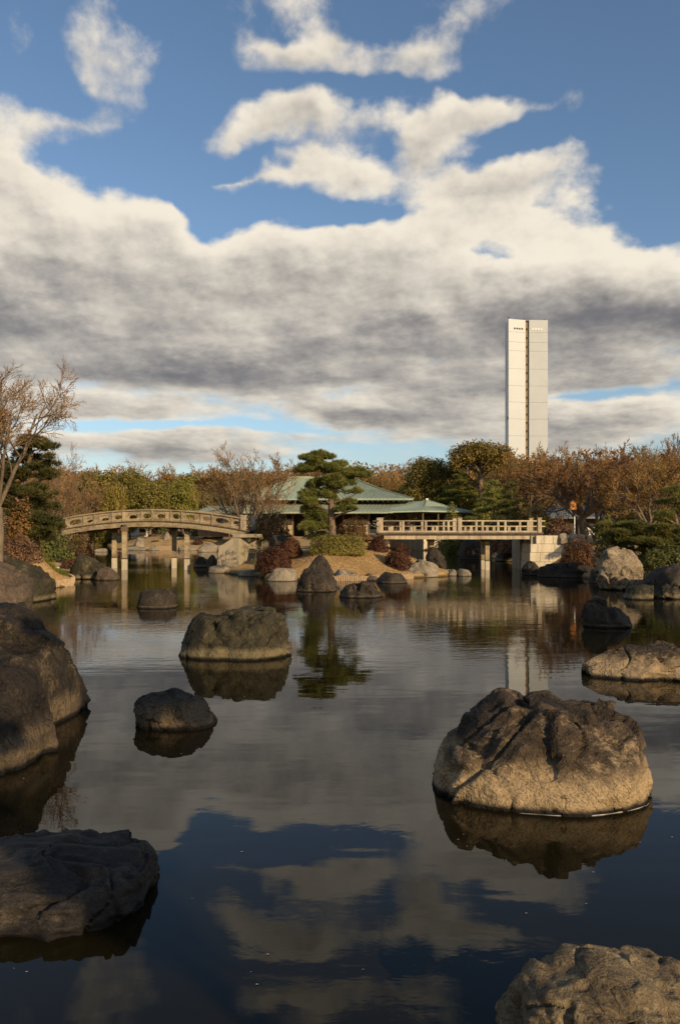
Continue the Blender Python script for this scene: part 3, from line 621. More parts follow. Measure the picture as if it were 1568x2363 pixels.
# --- far shore seen under the arched bridge
rock('grey standing rock on the far shore, seen between the bridge posts', hump(310, 340, 1237, 1266, flat=.3), 95, 0.8, 'rock_pale', seed=91)
rock('small pale stone at the far water line right of the standing rock', hump(340, 368, 1259, 1271, flat=.6), 92.5, 0.6, 'rock_pale', seed=92)
rock('upright grey pillar rock on the far lawn', hump(378, 397, 1227, 1254, flat=.3), 98, 0.6, 'rock_pale', seed=93, zb=0.4)
rock('large whitish rock on the far lawn right of the pillar', hump(421, 458, 1235, 1255, flat=.4), 98, 0.9, 'rock_white', seed=94, zb=0.4)
rock('broad pale rock at the far right water line under the arch', hump(457, 502, 1253, 1275, flat=.7), 87, 0.9, 'rock_pale', seed=95)
rock('low long stone edging the far shore on the left', hump(292, 342, 1261, 1271, flat=.9), 92.5, 0.5, 'rock_pale', seed=96, sq=4)
rock('low long stone edging the far shore right of the stakes', hump(407, 458, 1260, 1272, flat=.9), 91.5, 0.5, 'rock_pale', seed=97, sq=4)

# ------------------------------------------------------------------ tower
def build_tower():
    D = 230.0; k = D / F
    t = thing('memorial_tower', 'tall slender cream tower with two plain wings and a column of portholes', 'tower', (X(1216, D), D, 0))
    zt = Z(738.3, D)
    xl, xa, xb, xr = X(1172.6, 228.5), X(1211.8, D), X(1219.8, D), X(1263.2, D)
    joints = [Z(702.3 + y / 6.577, D) for y in (430, 580, 712, 985, 1242, 1490, 1745, 2000)]
    zs = [zt] + joints + [8.0, 0.0]
    A, B = Vector((xl, 228.5, 0)), Vector((xa, D, 0))
    C, E = Vector((xb, D - 0.2, 0)), Vector((xr, D, 0))
    def wing(P0, P1, name, nx):
        depth = Vector((nx, 7.5, 0))
        for z1, z0 in zip(zs[:-1], zs[1:]):
            g = 0.05
            MB().prism([P0 + Vector((0, 0, z0 + g)), P1 + Vector((0, 0, z0 + g)), P1 + Vector((0, 0, z1)), P0 + Vector((0, 0, z1))], depth).part('wall_panel', M['tower'], t)
        q0, q1 = P0 + (P1 - P0) * 0.02, P0 + (P1 - P0) * 0.98
        yo = Vector((0, 0.12, 0))
        MB().prism([q0 + yo, q1 + yo, q1 + yo + Vector((0, 0, zt - 0.3)), q0 + yo + Vector((0, 0, zt - 0.3))], depth * 0.97).part('wing_core', M['tower_core'], t)
    wing(A, B, 'left', 0.6); wing(C, E, 'right', -0.3)
    # recessed core between the wings
    cx = (xa + xb) / 2
    MB().box((cx, D + 2.62, (zt - 0.6) / 2), (xb - xa + 0.6, 4.8, zt - 0.6)).part('stair_core', M['tower_core'], t)
    MB().box((cx, D + 2.0, zt - 0.25), (xb - xa + 2.0, 4.0, 0.12)).part('roof', M['tower_core'], t)
    def ring(name, c, r0, r1, dep, mat, par, n=16):
        b = MB(); V = []
        for (r, y) in ((r0, 0), (r1, 0), (r1, dep), (r0, dep)):
            for i in range(n): a = 2 * math.pi * i / n; V.append((c[0] + r * math.cos(a), c[1] - dep + y if False else c[1] + y - dep, c[2] + r * math.sin(a)))
        fs = []
        for q in range(4):
            for i in range(n): fs.append((q * n + i, q * n + (i + 1) % n, ((q + 1) % 4) * n + (i + 1) % n, ((q + 1) % 4) * n + i))
        b.add(V, fs); return b.part(name, mat, par)
    def disc(name, c, r, mat, par, n=16, th=0.05):
        b = MB(); b.prism([(c[0] + r * math.cos(2 * math.pi * i / n), c[1] - th, c[2] + r * math.sin(2 * math.pi * i / n)) for i in range(n)], (0, th, 0)); return b.part(name, mat, par)
    ys = [375, 508, 643, 779, 913, 1041, 1167, 1292, 1416, 1543, 1670, 1797, 1922, 2050, 2173]
    for y in ys:
        z = Z(702.3 + y / 6.577, D); w = disc('porthole', (cx - 0.15, D + 0.215, z), 0.30, M['tower_dark'], t)
        ring('porthole_rim', (cx - 0.15, D + 0.22, z), 0.30, 0.38, 0.14, M['tower_core'], w)
    for i in range(4):
        f = 0.36 + 0.145 * i; p = A + (B - A) * f; z = Z(702.3 + 362 / 6.577, 229)
        w = disc('porthole', (p.x, p.y - 0.01, z), 0.24, M['tower_dark'], t); ring('porthole_rim', (p.x, p.y - 0.01, z), 0.24, 0.32, 0.1, M['tower'], w)
        p = C + (E - C) * (0.20 + 0.15 * i); z = Z(702.3 + 376 / 6.577, D)
        w = disc('porthole', (p.x, p.y - 0.01, z), 0.30, M['white'], t); ring('porthole_rim', (p.x, p.y - 0.01, z), 0.28, 0.36, 0.08, M['white'], w)
    MB().tube([(xa - 0.2, D + 1, zt - 0.4), (xa - 0.3, D + 1, zt + 3.6)], [0.05, 0.03], 6).part('antenna', M['iron'], t)
    MB().box((xr - 0.8, D + 1, zt + 0.24), (0.45, 0.4, 0.3)).box((xr - 0.8, D + 1, zt - 0.1), (0.12, 0.12, 0.6)).part('warning_lamp', M['iron'], t)
    MB().box((xl + 0.4, D, zt + 0.7), (0.3, 0.3, 0.35)).box((xl + 0.4, D, zt + 0.25), (0.1, 0.1, 0.8)).part('warning_lamp', M['iron'], t)
    zm = joints[6]
    MB().box((xl - 0.12, D - 0.8, zm + 0.35), (0.22, 0.3, 0.8)).box((xl - 0.1, D - 0.8, zm - 0.1), (0.45, 0.3, 0.1)).part('side_lamp', M['iron'], t)
    MB().box((xr + 0.14, D + 0.5, zm + 0.3), (0.12, 0.2, 0.75)).box((xr + 0.1, D + 0.5, zm - 0.05), (0.4, 0.25, 0.1)).part('side_lamp', M['iron'], t)
build_tower()

# ------------------------------------------------------------------ arched bridge (left)
def build_arch():
    x0, y0 = X(146, 53.2), 53.2; x1, y1 = X(570, 50.4), 50.4
    t = thing('arched_bridge', 'weathered wooden arched bridge with oval cut-outs in its railing', 'bridge', (0, 0, 0))
    ax = Vector((x1 - x0, y1 - y0, 0)); L = ax.length; u = ax / L; nrm = Vector((u.y, -u.x, 0))     # nrm faces the viewer
    back = -nrm; WID = 2.1
    cr = 0.485
    def zz(s, top): return top - 0.60 * ((s / L - cr) / 0.5) ** 2
    def pt(s, off, z): p = Vector((x0, y0, 0)) + u * s + back * off; return Vector((p.x, p.y, z))
    ZR, ZD = 3.97, 3.20        # crest of the hand rail and of the deck
    N = 40; S = [L * i / N for i in range(N + 1)]
    def sweep(off, w, topv, h, name, mat, par=t, s0=0.0, s1=None):
        b = MB(); s1 = L if s1 is None else s1; ss = [s0 + (s1 - s0) * i / 30 for i in range(31)]
        V = []; fs = []
        for s in ss:
            z = zz(s, topv)
            V += [pt(s, off, z - h), pt(s, off + w, z - h), pt(s, off + w, z), pt(s, off, z)]
        for i in range(30):
            a = 4 * i
            for j in range(4): fs.append((a + j, a + 4 + j, a + 4 + (j + 1) % 4, a + (j + 1) % 4))
        fs += [(0, 1, 2, 3), (123, 122, 121, 120)]
        return b.add(V, fs).part(name, mat, par)
    nb = 26
    for side, off in ((0, 0.0), (1, WID)):
        sweep(off - 0.10, 0.24, ZR, 0.085, 'hand_rail', M['wood'])
        sweep(off - 0.02, 0.10, ZR - 0.60, 0.07, 'bottom_rail', M['wood'])
        # fascia of single boards under the deck
        for i in range(nb):
            s0 = L * i / nb + 0.008; s1 = L * (i + 1) / nb - 0.008
            a, bq = zz(s0, ZD - 0.06), zz(s1, ZD - 0.06); o = off - 0.16 if side == 0 else off + 0.10
            hh = 0.31 + (0.012 if i % 2 else 0)
            P = [pt(s0, o, a - hh), pt(s1, o, bq - hh), pt(s1, o, bq), pt(s0, o, a)]
            MB().prism(P, back * 0.06).part('fascia_board', M['wood'], t)
        sweep(off - 0.24 if side == 0 else off + 0.04, 0.22, ZD + 0.02, 0.06, 'edge_beam', M['wood_brown'])
        nbay = 6; bl = (L - 0.5) / nbay
        for k in range(nbay + 1):
            s = 0.25 + bl * k
            big = k == nbay
            w = 0.30 if big else 0.13; zt = zz(s, ZR) + (0.12 if big else -0.085); zb = zz(s, ZD) - (0.25 if big else 0)
            c = pt(s, off + 0.02, (zt + zb) / 2)
            b = MB().box(c, (w, w if big else 0.16, zt - zb), math.atan2(u.y, u.x))
            if big: b.box((c.x, c.y, zt + 0.03), (w + 0.06, w + 0.06, 0.07), math.atan2(u.y, u.x))
            b.part('newel_post' if big else 'rail_post', M['wood_pale'] if big else M['wood'], t)
            if k < nbay:
                # two plates with an oval opening each, split by a short post
                sp = s + bl * 0.62
                c = pt(sp, off + 0.02, (zz(sp, ZR - 0.085) + zz(sp, ZD)) / 2)
                MB().box(c, (0.10, 0.13, zz(sp, ZR - 0.085) - zz(sp, ZD)), math.atan2(u.y, u.x)).part('rail_post', M['wood'], t)
                for (a0, a1, rx, ry) in ((s + w / 2, sp - 0.05, 0.46, 0.195), (sp + 0.05, s + bl - 0.065, 0.27, 0.165)):
                    sc = (a0 + a1) / 2; hw = (a1 - a0) / 2; rx = min(rx, hw * 0.86); n = 32; V = []; fs = []
                    for o2 in (off + 0.0, off + 0.045):
                        for ringi in (0, 1):
                            for j in range(n):
                                an = 2 * math.pi * j / n; c_, s_ = math.cos(an), math.sin(an)
                                if ringi == 0: e = (rx * c_, ry * s_)
                                else:
                                    m_ = max(abs(c_), abs(s_)); e = (hw * c_ / m_, 0.5 * s_ / m_)
                                ss = sc + e[0]; zlo, zhi = zz(ss, ZD), zz(ss, ZR - 0.085); zm = (zlo + zhi) / 2 - 0.01
                                z = zm + e[1] if ringi == 0 else (zlo + (zhi - zlo) * (0.5 + e[1]))
                                V.append(pt(ss, o2, z))
                    for j in range(n):
                        j2 = (j + 1) % n
                        fs += [(j, n + j, n + j2, j2), (2 * n + j2, 3 * n + j2, 3 * n + j, 2 * n + j), (j2, 2 * n + j2, 2 * n + j, j)]
                    MB().add(V, fs).part('railing_panel', M['wood'], t)
    # deck planks
    npl = 52
    for i in range(npl):
        s = L * (i + 0.5) / npl; z = zz(s, ZD - 0.0)
        sl = math.atan(-1.2 * ((s / L - cr) / 0.5) * 2 / L)
        MB().box(pt(s, WID / 2 + 0.02, z - 0.02), (L / npl - 0.012, WID + 0.1, 0.05), math.atan2(u.y, u.x), -sl).part('deck_plank', M['wood_brown'], t)
    for off in (0.15, WID / 2, WID - 0.1): sweep(off, 0.2, ZD - 0.1, 0.24, 'girder', M['wood_dark'])
    # trestles
    for (qf, qb) in ((287.5, 264), (431.5, 402)):
        pf = Vector((X(qf, 51.9), 51.9, 0)); pb = Vector((X(qb, 54.0), 54.0, 0))
        for (p, w) in ((pf, 0.29), (pb, 0.28)):
            s_ = (p - Vector((x0, y0, 0))).dot(u); zt = zz(s_, ZD - 0.36)
            o = MB().box((p.x, p.y, (zt + 0.72) / 2), (w, w, zt - 0.72)).part('post', M['wood'], t)
            MB().box((p.x, p.y, 0.16), (w + 0.02, w + 0.02, 1.1)).part('post_base', M['post_stone'], o)
            MB().box((p.x, p.y, 0.735), (w + 0.07, w + 0.07, 0.05)).part('band', M['iron'], o)
            MB().box((p.x, p.y, zt - 0.14), (w + 0.10, w + 0.10, 0.26)).part('post_cap', M['wood_brown'], o)
        s_ = (pf - Vector((x0, y0, 0))).dot(u)
        MB().bar(pf + Vector((0, 0, zz(s_, ZD - 0.33))), pb + Vector((0, 0, zz(s_, ZD - 0.33))), 0.26, 0.24).part('cross_beam', M['wood_dark'], t)
    return t
build_arch()

# concrete footing of the arched bridge on the island
t = thing('bridge_footing', 'wedge of bare concrete carrying the right end of the arched bridge', 'footing', (0, 0, 0))
d = 49.0
pr = [W(500.5, 1306, d), W(551, 1309, d), W(551.5, 1242, d), W(536, 1242, d), W(505, 1262, d)]
MB().prism([p + Vector((0, 0, 0)) for p in pr], (1.15, 2.2, 0)).part('concrete_block', M['concrete'], t)
p = W(552, 1240, d); MB().box((p.x + 0.45, p.y + 1.3, p.z + 0.10), (1.7, 2.6, 0.2), 0.0).part('bearing_slab', M['concrete'], t)

# ------------------------------------------------------------------ flat bridge (right)
def build_flat():
    t = thing('flat_bridge', 'flat wooden footbridge with a plain post and rail railing', 'bridge', (0, 0, 0))
    D = 50.9; k = D / F; xa, xb = X(872, D), X(1248, D); WID = 2.3
    zd = Z(1229, D)
    n = 60
    for i in range(n):
        x = xa - 0.1 + (xb - xa + 0.2) * (i + 0.5) / n
        MB().box((x, D + WID / 2, zd - 0.035), ((xb - xa + 0.2) / n - 0.012, WID + 0.5, 0.07)).part('deck_plank', M['wood_brown'], t)
    for yo in (-0.02, WID + 0.02):
        MB().box(((xa + xb) / 2, D + yo - 0.16, zd - 0.12), (xb - xa + 0.1, 0.12, 0.10)).part('edge_beam', M['wood_dark'], t)
        nb = 14; xs = X(885, D); xe = X(1229, D)
        for i in range(nb):
            w = (xe - xs) / nb
            MB().box((xs + w * (i + .5), D + yo - 0.12, zd - 0.30), (w - 0.016, 0.07, 0.245 + 0.01 * (i % 3))).part('fascia_board', M['wood_pale'], t)
    for yo in (0.3, WID / 2, WID - 0.3):
        MB().box(((xa + xb) / 2, D + yo, zd - 0.25), (xb - xa - 0.6, 0.22, 0.30)).part('girder', M['wood_dark'], t)
    # railings
    for side, yo in ((0, 0.0), (1, WID)):
        y = D + yo; zr, zm = Z(1202.3, D), Z(1214.8, D)
        for z, r in ((zr, 0.048), (zm, 0.040)):
            MB().tube([(xa - 0.25, y, z), ((xa + xb) / 2, y, z + 0.01), (xb + 0.25, y, z)], r, 8).part('rail', M['wood_pale'], t, True)
        MB().box(((xa + xb) / 2, y, zd + 0.06), (xb - xa, 0.12, 0.09)).part('kerb_rail', M['wood_pale'], t)
        for qx, w in ((878, 0.30), (1060, 0.24), (1244, 0.24)):
            x = X(qx, D); zt = Z(1196, D)
            o = MB().box((x, y, (zt + zd) / 2 - 0.02), (w, w, zt - zd + 0.04)).part('newel_post', M['wood_pale'], t)
            MB().box((x, y, zt + 0.02), (w + 0.05, w + 0.05, 0.045)).part('post_cap', M['wood'], o)
        qs = [(0, 110.5), (1, 139), (2, 168), (1, 196), (0, 225), (2, 0)]
        bays = ((878, 1060), (1060, 1244))
        for (q0, q1) in bays:
            for j in range(1, 7):
                x = X(q0 + (q1 - q0) * j / 7, D)
                if j % 2 == 0: MB().box((x, y, (zr + zd) / 2), (0.14, 0.10, zr - zd)).part('rail_post', M['wood_pale'], t)
                else: MB().box((x, y, (zm + zd) / 2), (0.17, 0.09, zm - zd)).part('short_post', M['wood_pale'], t)
    # trestles
    for qf in (1122.3, 995.5):
        x = X(qf, 51.9)
        for yy, w in ((51.75, 0.27), (53.1, 0.25)):
            x_ = x if yy < 52 else x - 0.03
            zt = zd - 0.42
            o = MB().box((x_, yy, (zt + 0.62) / 2), (w, w, zt - 0.62)).part('post', M['wood'], t)
            MB().box((x_, yy, 0.1), (w + 0.015, w + 0.015, 1.0)).part('post_base', M['post_stone'], o)
            MB().box((x_, yy, 0.61), (w + 0.05, w + 0.05, 0.04)).part('band', M['iron'], o)
            MB().box((x_, yy, zt - 0.06), (0.34, 0.34, 0.26)).part('post_cap', M['wood_brown'], o)
        MB().box((x, 52.4, zd - 0.36), (0.28, 2.5, 0.16)).part('cross_beam', M['wood_dark'], t)
build_flat()

# ashlar pier at the right end: every block a piece
t = thing('stone_pier', 'pale ashlar pier of squared blocks carrying the right end of the flat bridge', 'pier', (0, 0, 0))
D = 50.45
zc = [Z(980 + y / 3.692, D) for y in (945, 1016, 1090, 1170, 1262)]
cols = [(1236, 1254, 1275, 1297, 1322), (1223, 1240, 1279, 1296, 1318), (1221.5, 1245, 1266, 1290, 1312), (1220, 1233, 1256, 1284, 1304)]
rng = random.Random(4)
for r in range(4):
    z1, z0 = zc[r], zc[r + 1]
    if r == 3: z0 = -0.4
    for a, b in zip(cols[r][:-1], cols[r][1:]):
        xa_, xb_ = X(a, D) + 0.008, X(b, D) - 0.008; pj = rng.uniform(0, 0.02)
        MB().box(((xa_ + xb_) / 2, D + 1.2 - pj, (z0 + z1) / 2), (xb_ - xa_, 2.4, z1 - z0 - 0.014)).part('stone_block', M['ashlar'], t, bevel=0.012)
MB().box(((X(1226, D) + X(1300, D)) / 2, D + 1.35, 1.0), (X(1300, D) - X(1226, D), 2.3, 2.5)).part('mortar_core', M['concrete'], t)
MB().box((X(1240, D), D + 3.6, 1.1), (1.2, 2.4, 2.3)).part('rear_block', M['concrete'], t)
# left landing of the flat bridge
t = thing('bridge_landing', 'pale stone landing under the left end of the flat bridge', 'footing', (0, 0, 0))
d = 51.4
MB().prism([W(866, 1262, d), W(899, 1262, d), W(895, 1238, d), W(868, 1236, d)], (0, 2.2, 0)).part('stone_block', M['ashlar'], t, bevel=0.02)
p = W(880, 1270, d); MB().box((p.x, d + 1.2, 0.5), (1.3, 2.6, 1.6)).part('core', M['concrete'], t)

# ------------------------------------------------------------------ tea house
def roof_slab(b, quad, th=0.16):
    q = [Vector(p) for p in quad]; dn = Vector((0, 0, -th)); n = len(q)
    b.add(q + [p + dn for p in q], [tuple(range(n)), tuple(range(2 * n - 1, n - 1, -1))] + [(i, n + i, n + (i + 1) % n, (i + 1) % n) for i in range(n)])
    return b
def seams(a0, a1, b0, b1, n, w=0.05, h=0.045):
    """standing seams running from the eave a0-a1 up to the top edge b0-b1"""
    b = MB(); a0, a1, b0, b1 = map(Vector, (a0, a1, b0, b1)); lift = Vector((0, 0, h * 0.5 + 0.004))
    for i in range(n + 1):
        f = i / n; b.bar(a0 + (a1 - a0) * f + lift, b0 + (b1 - b0) * f + lift, w, h)
    return b
def build_house():
    t = thing('tea_house', 'low tea house with two tiers of green copper roofs behind the pine', 'house', (0, 0, 0))
    ze, zr = 6.15, 8.95
    xl, xr, yf, yb = X(540, 95), X(953, 95), 95.0, 109.0
    rl, rr, yr = X(668, 102), X(815, 102), 102.0
    A, B, C, D_ = (xl, yf, ze), (xr, yf, ze), (xr, yb, ze), (xl, yb, ze); E, G = (rl, yr, zr), (rr, yr, zr)
    # gently sagging upper hip roof: each face in two courses
    def mid(p, q, f, sag): return (p[0] + (q[0] - p[0]) * f, p[1] + (q[1] - p[1]) * f, p[2] + (q[2] - p[2]) * f - sag)
    roof = MB(); f = 0.5; sg = 0.22
    A2, B2, C2, D2 = mid(A, E, f, sg), mid(B, G, f, sg), mid(C, G, f, sg), mid(D_, E, f, sg)
    for q in ((A, B, B2, A2), (A2, B2, G, E), (B, C, C2, B2), (C, D_, D2, C2), (C2, D2, E, G), (D_, A, A2, D2)): roof_slab(roof, q)
    roof_slab(roof, (B2, C2, G)); roof_slab(roof, (D2, A2, E))
    ro = roof.part('upper_roof', M['copper'], t)
    s1 = seams(A, B, A2, B2, 44); s2 = seams(A2, B2, E, G, 44); s1.add(s2.v, s2.f)
    tag(s1.part('roof_seams', M['copper'], ro), kind='stuff')
    MB().bar((rl - 0.3, yr, zr + 0.12), (rr + 0.3, yr, zr + 0.12), 0.45, 0.34).part('ridge_cap', M['copper_old'], ro)
    for p, q in ((A, A2), (A2, E), (B, B2), (B2, G)): MB().bar(Vector(p) + Vector((0, 0, .06)), Vector(q) + Vector((0, 0, .06)), 0.2, 0.1).part('hip_cap', M['copper_old'], ro)
    MB().box(((xl + xr) / 2, yf - 0.03, ze - 0.14), (xr - xl, 0.08, 0.14)).part('eave_board', M['copper'], ro)
    for i in range(34):
        x = xl + 0.5 + (xr - xl - 1) * i / 33; MB().box((x, yf + 0.75, ze - 0.32), (0.1, 1.4, 0.12)).part('rafter_end', M['wood_brown'], ro)
    # clerestory wall
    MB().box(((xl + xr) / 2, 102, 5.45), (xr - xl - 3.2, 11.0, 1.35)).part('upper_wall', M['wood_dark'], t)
    # lower skirt roof
    lxl, lxr, lyf, lze = X(500, 90.5), X(872, 90.5), 90.5, 4.48
    uxl, uxr, uyf, uz = X(560, 96), X(905, 96), 96.6, 5.55
    P, Q, R_, S_ = (lxl, lyf, lze), (lxr + 1.2, lyf, lze), (uxr, uyf, uz), (uxl, uyf, uz)
    lo = MB(); roof_slab(lo, (P, Q, R_, S_)); roof_slab(lo, (Q, (lxr + 5.5, 99, lze), (uxr + .5, 99, uz), R_)); roof_slab(lo, ((lxl - .5, 106, lze), P, S_, (uxl, 106, uz)))
    lr = lo.part('lower_roof', M['copper_old'], t)
    tag(seams(P, Q, S_, R_, 40).part('roof_seams', M['copper_old'], lr), kind='stuff')
    MB().box(((lxl + lxr) / 2 + .5, lyf - 0.03, lze - 0.12), (lxr - lxl + 1.2, 0.07, 0.16)).part('eave_board', M['copper'], lr)
    for i in range(40):
        x = lxl + 0.4 + (lxr - lxl) * i / 39; MB().box((x, lyf + 0.6, lze - 0.2), (0.09, 1.2, 0.1)).part('rafter_end', M['wood_pale'] if i % 3 == 0 else M['wood_brown'], lr)
    # ground floor: dark rear wall, posts, screens
    zf = 1.55
    MB().box(((lxl + lxr) / 2, 100, zf - 0.12), (lxr - lxl - 1.0, 16, 0.3)).part('floor', M['wood_brown'], t)
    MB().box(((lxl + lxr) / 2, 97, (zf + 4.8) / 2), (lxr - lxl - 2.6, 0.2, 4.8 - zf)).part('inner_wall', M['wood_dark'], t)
    nx = 11
    for i in range(nx + 1):
        x = lxl + 1.2 + (lxr - lxl - 2.2) * i / nx
        MB().box((x, 92.4, (zf + 4.6) / 2), (0.17, 0.17, 4.6 - zf)).part('post', M['wood_brown'], t)
        if i < nx and i % 3 != 2:
            x2 = lxl + 1.2 + (lxr - lxl - 2.2) * (i + 1) / nx; w = (x2 - x) / 2 - 0.1
            for j in range(2):
                xc = x + 0.1 + w * (j + .5)
                sc = MB().box((xc, 93.2 + 0.06 * j, zf + 1.15), (w - 0.03, 0.05, 1.9)).part('sliding_screen', M['plaster'], t)
                b = MB()
                for g in (-1, 0, 1): b.box((xc + g * w * 0.3, 93.16 + 0.06 * j, zf + 1.15), (0.04, 0.04, 1.9))
                for g in range(4): b.box((xc, 93.155 + 0.06 * j, zf + 0.25 + g * 0.6), (w - 0.03, 0.035, 0.04))
                b.part('lattice', M['wood_brown'], sc)
    MB().box(((lxl + lxr) / 2, 92.4, 4.25), (lxr - lxl - 2.0, 0.14, 0.2)).part('lintel', M['wood_brown'], t)
    # small annex roof on the left
    a = [(X(452, 97), 95.5, 4.45), (X(548, 97), 95.5, 4.45), (X(540, 101), 101, 5.4), (X(480, 101), 101, 5.4)]
    b = MB(); roof_slab(b, a); an = b.part('annex_roof', M['copper_old'], t)
    MB().box((X(500, 98), 99, 2.9), (4.0, 5.6, 2.8)).part('annex_wall', M['wood_brown'], t)

    p = thing('garden_pavilion', 'open pavilion with a green pyramid roof beside the tea house', 'pavilion', (0, 0, 0))
    f_, r_, l_ = Vector((X(973.6, 92), 92, 4.64)), Vector((X(1091, 96.2), 96.2, 4.6)), Vector((X(870, 97), 97.2, 4.6)); b_ = r_ + l_ - f_
    ap = (r_ + l_) / 2; ap = Vector((X(984.6, 97), 97, 5.98))
    def m2(e): return e + (ap - e) * 0.5 - Vector((0, 0, 0.12))
    b = MB()
    for e0, e1 in ((l_, f_), (f_, r_), (r_, b_), (b_, l_)):
        roof_slab(b, (e0, e1, m2(e1), m2(e0)), 0.12); roof_slab(b, (m2(e0), m2(e1), ap), 0.12)
    ro = b.part('roof', M['copper'], p)
    EL, RE = Vector((X(866, 91), 91.2, 4.5)), Vector((X(850, 96), 97.0, 5.42)); apx = ap - Vector((.3, 0, .05))
    cr_ = MB(); roof_slab(cr_, (EL, f_ + Vector((0, 0, .01)), apx, RE), .1); roof_slab(cr_, (RE, apx, b_ + Vector((0, 0, .02)), Vector((EL.x, 102.5, 4.5))), .1)
    co = cr_.part('passage_roof', M['copper'], p); tag(seams(EL, f_, RE, apx, 24, .04).part('roof_seams', M['copper'], co), kind='stuff')
    MB().bar(EL - Vector((0, 0, .1)), f_ - Vector((0, 0, .09)), .06, .12).part('eave_board', M['copper'], co)
    s = seams(l_, f_, m2(l_), m2(f_), 20, 0.04); s2 = seams(f_, r_, m2(f_), m2(r_), 22, 0.04); s.add(s2.v, s2.f); tag(s.part('roof_seams', M['copper'], ro), kind='stuff')
    for e in (f_, r_, l_): MB().bar(e + Vector((0, 0, .05)), m2(e) + Vector((0, 0, .05)), .14, .07).bar(m2(e) + Vector((0, 0, .05)), ap + Vector((0, 0, .05)), .14, .07).part('hip_cap', M['copper_old'], ro)
    MB().box(ap + Vector((0, 0, .12)), (.3, .3, .24)).part('finial', M['white'], ro)
    for e0, e1 in ((l_, f_), (f_, r_)):
        MB().bar(e0 - Vector((0, 0, .09)), e1 - Vector((0, 0, .09)), .06, .12).part('eave_board', M['copper'], ro)
        n = 18
        for i in range(n):
            q = e0 + (e1 - e0) * ((i + .5) / n); c = (ap - q) * 0.07
            MB().bar(q - Vector((0, 0, .17)), q + Vector((c.x, c.y, -.1)), .07, .09).part('rafter_end', M['wood_brown'], ro)
    ins = lambda e: e + (ap - e) * 0.14
    cor = [ins(l_), ins(f_), ins(r_), ins(b_)]
    for i in range(4):
        e0, e1 = cor[i], cor[(i + 1) % 4]
        for g in (0, 0.34, 0.67):
            q = e0 + (e1 - e0) * g; MB().box((q.x, q.y, (1.3 + 4.7) / 2), (.16, .16, 3.4)).part('post', M['wood_brown'], p)
        MB().bar((e0.x, e0.y, 4.42), (e1.x, e1.y, 4.42), .12, .18).part('beam', M['wood_brown'], p)
        MB().bar((e0.x, e0.y, 2.15), (e1.x, e1.y, 2.15), .08, .08).part('rail', M['wood_brown'], p)
    ce = (cor[0] + cor[2]) / 2
    MB().box((ce.x, ce.y, 1.42), (6.0, 5.2, .16), math.atan2(4.2, 6.4)).part('floor', M['wood_brown'], p)
    MB().box((X(900, 97.5), 99.2, 2.9), (1.2, .1, 1.5)).part('paper_screen', M['plaster'], p)
    MB().box((X(946, 97), 97.2, 1.95), (.8, .5, .5)).box((X(960, 97), 97.0, 1.9), (.5, .4, .4)).part('bench', M['white'], p)

    w = thing('terrace_wall', 'stained pale retaining wall in the water under the pavilion', 'wall', (0, 0, 0))
    P0, P1, P2 = Vector((X(893, 97.2), 97.2, -.6)), Vector((X(976.6, 92.2), 92.2, -.6)), Vector((X(1082, 96.6), 96.6, -.6))
    for a, b, n in ((P0, P1, 4), (P1, P2, 4)):
        for i in range(n):
            q0, q1 = a + (b - a) * (i / n), a + (b - a) * ((i + 1) / n); e = (b - a).normalized() * 0.01; q0 = q0 + e; q1 = q1 - e
            h = Vector((0, 0, 1.92)); nr = Vector((-(b - a).y, (b - a).x, 0)).normalized() * 0.5
            MB().prism([q0, q1, q1 + h, q0 + h], nr).part('wall_panel', M['ashlar'] if (a is P1) else M['concrete'], w)
        nr = Vector((-(b - a).y, (b - a).x, 0)).normalized()
        MB().bar(a + Vector((0, 0, 1.98)) + nr * .25, b + Vector((0, 0, 1.98)) + nr * .25, .62, .13).part('coping', M['ashlar'], w)
    MB().prism([P0 + Vector((.3, 1.0, 1.75)), P1 + Vector((0, .8, 1.75)), P2 + Vector((-.3, 1.0, 1.75)), P2 + Vector((-.3, 6, 1.75)), P0 + Vector((.3, 6, 1.75))], (0, 0, .12)).part('terrace_paving', M['concrete'], w)
build_house()

# small house behind the bare tree on the right
def build_hut():
    t = thing('garden_hut', 'small hut with a blue-grey roof half hidden behind the big bare tree', 'hut', (0, 0, 0))
    D = 76; ze = Z(1193, D); zr = Z(1160, D + 3); xl, xr = X(1268, D), X(1400, D)
    b = MB()
    A, B, C, D2 = (xl, D, ze), (xr, D, ze), (xr, D + 7, ze), (xl, D + 7, ze); E, G = (xl + 1.9, D + 3.5, zr), (xr - 1.9, D + 3.5, zr)
    for q in ((A, B, G, E), (C, D2, E, G), (B, C, G), (D2, A, E)): roof_slab(b, q)
    ro = b.part('roof', M['slate'], t); tag(seams(A, B, E, G, 20).part('roof_seams', M['slate'], ro), kind='stuff')
    zb = gz(X(1330, D), D + 2) - .2
    MB().box(((xl + xr) / 2, D + 3.6, (zb + ze) / 2), (xr - xl - 1.4, 5.2, ze - zb)).part('wall', M['wood_dark'], t)
    for qx, w in ((1290, .9), (1362, 1.0), (1379, .5)):
        x = X(qx, D); MB().box((x, D + 0.97, zb + 1.0), (w, .06, 1.1)).part('wall_panel', M['white'], t)
    for qx in (1278, 1310, 1345, 1390): MB().box((X(qx, D), D + .6, (zb + ze) / 2), (.14, .14, ze - zb)).part('post', M['wood_brown'], t)
build_hut()

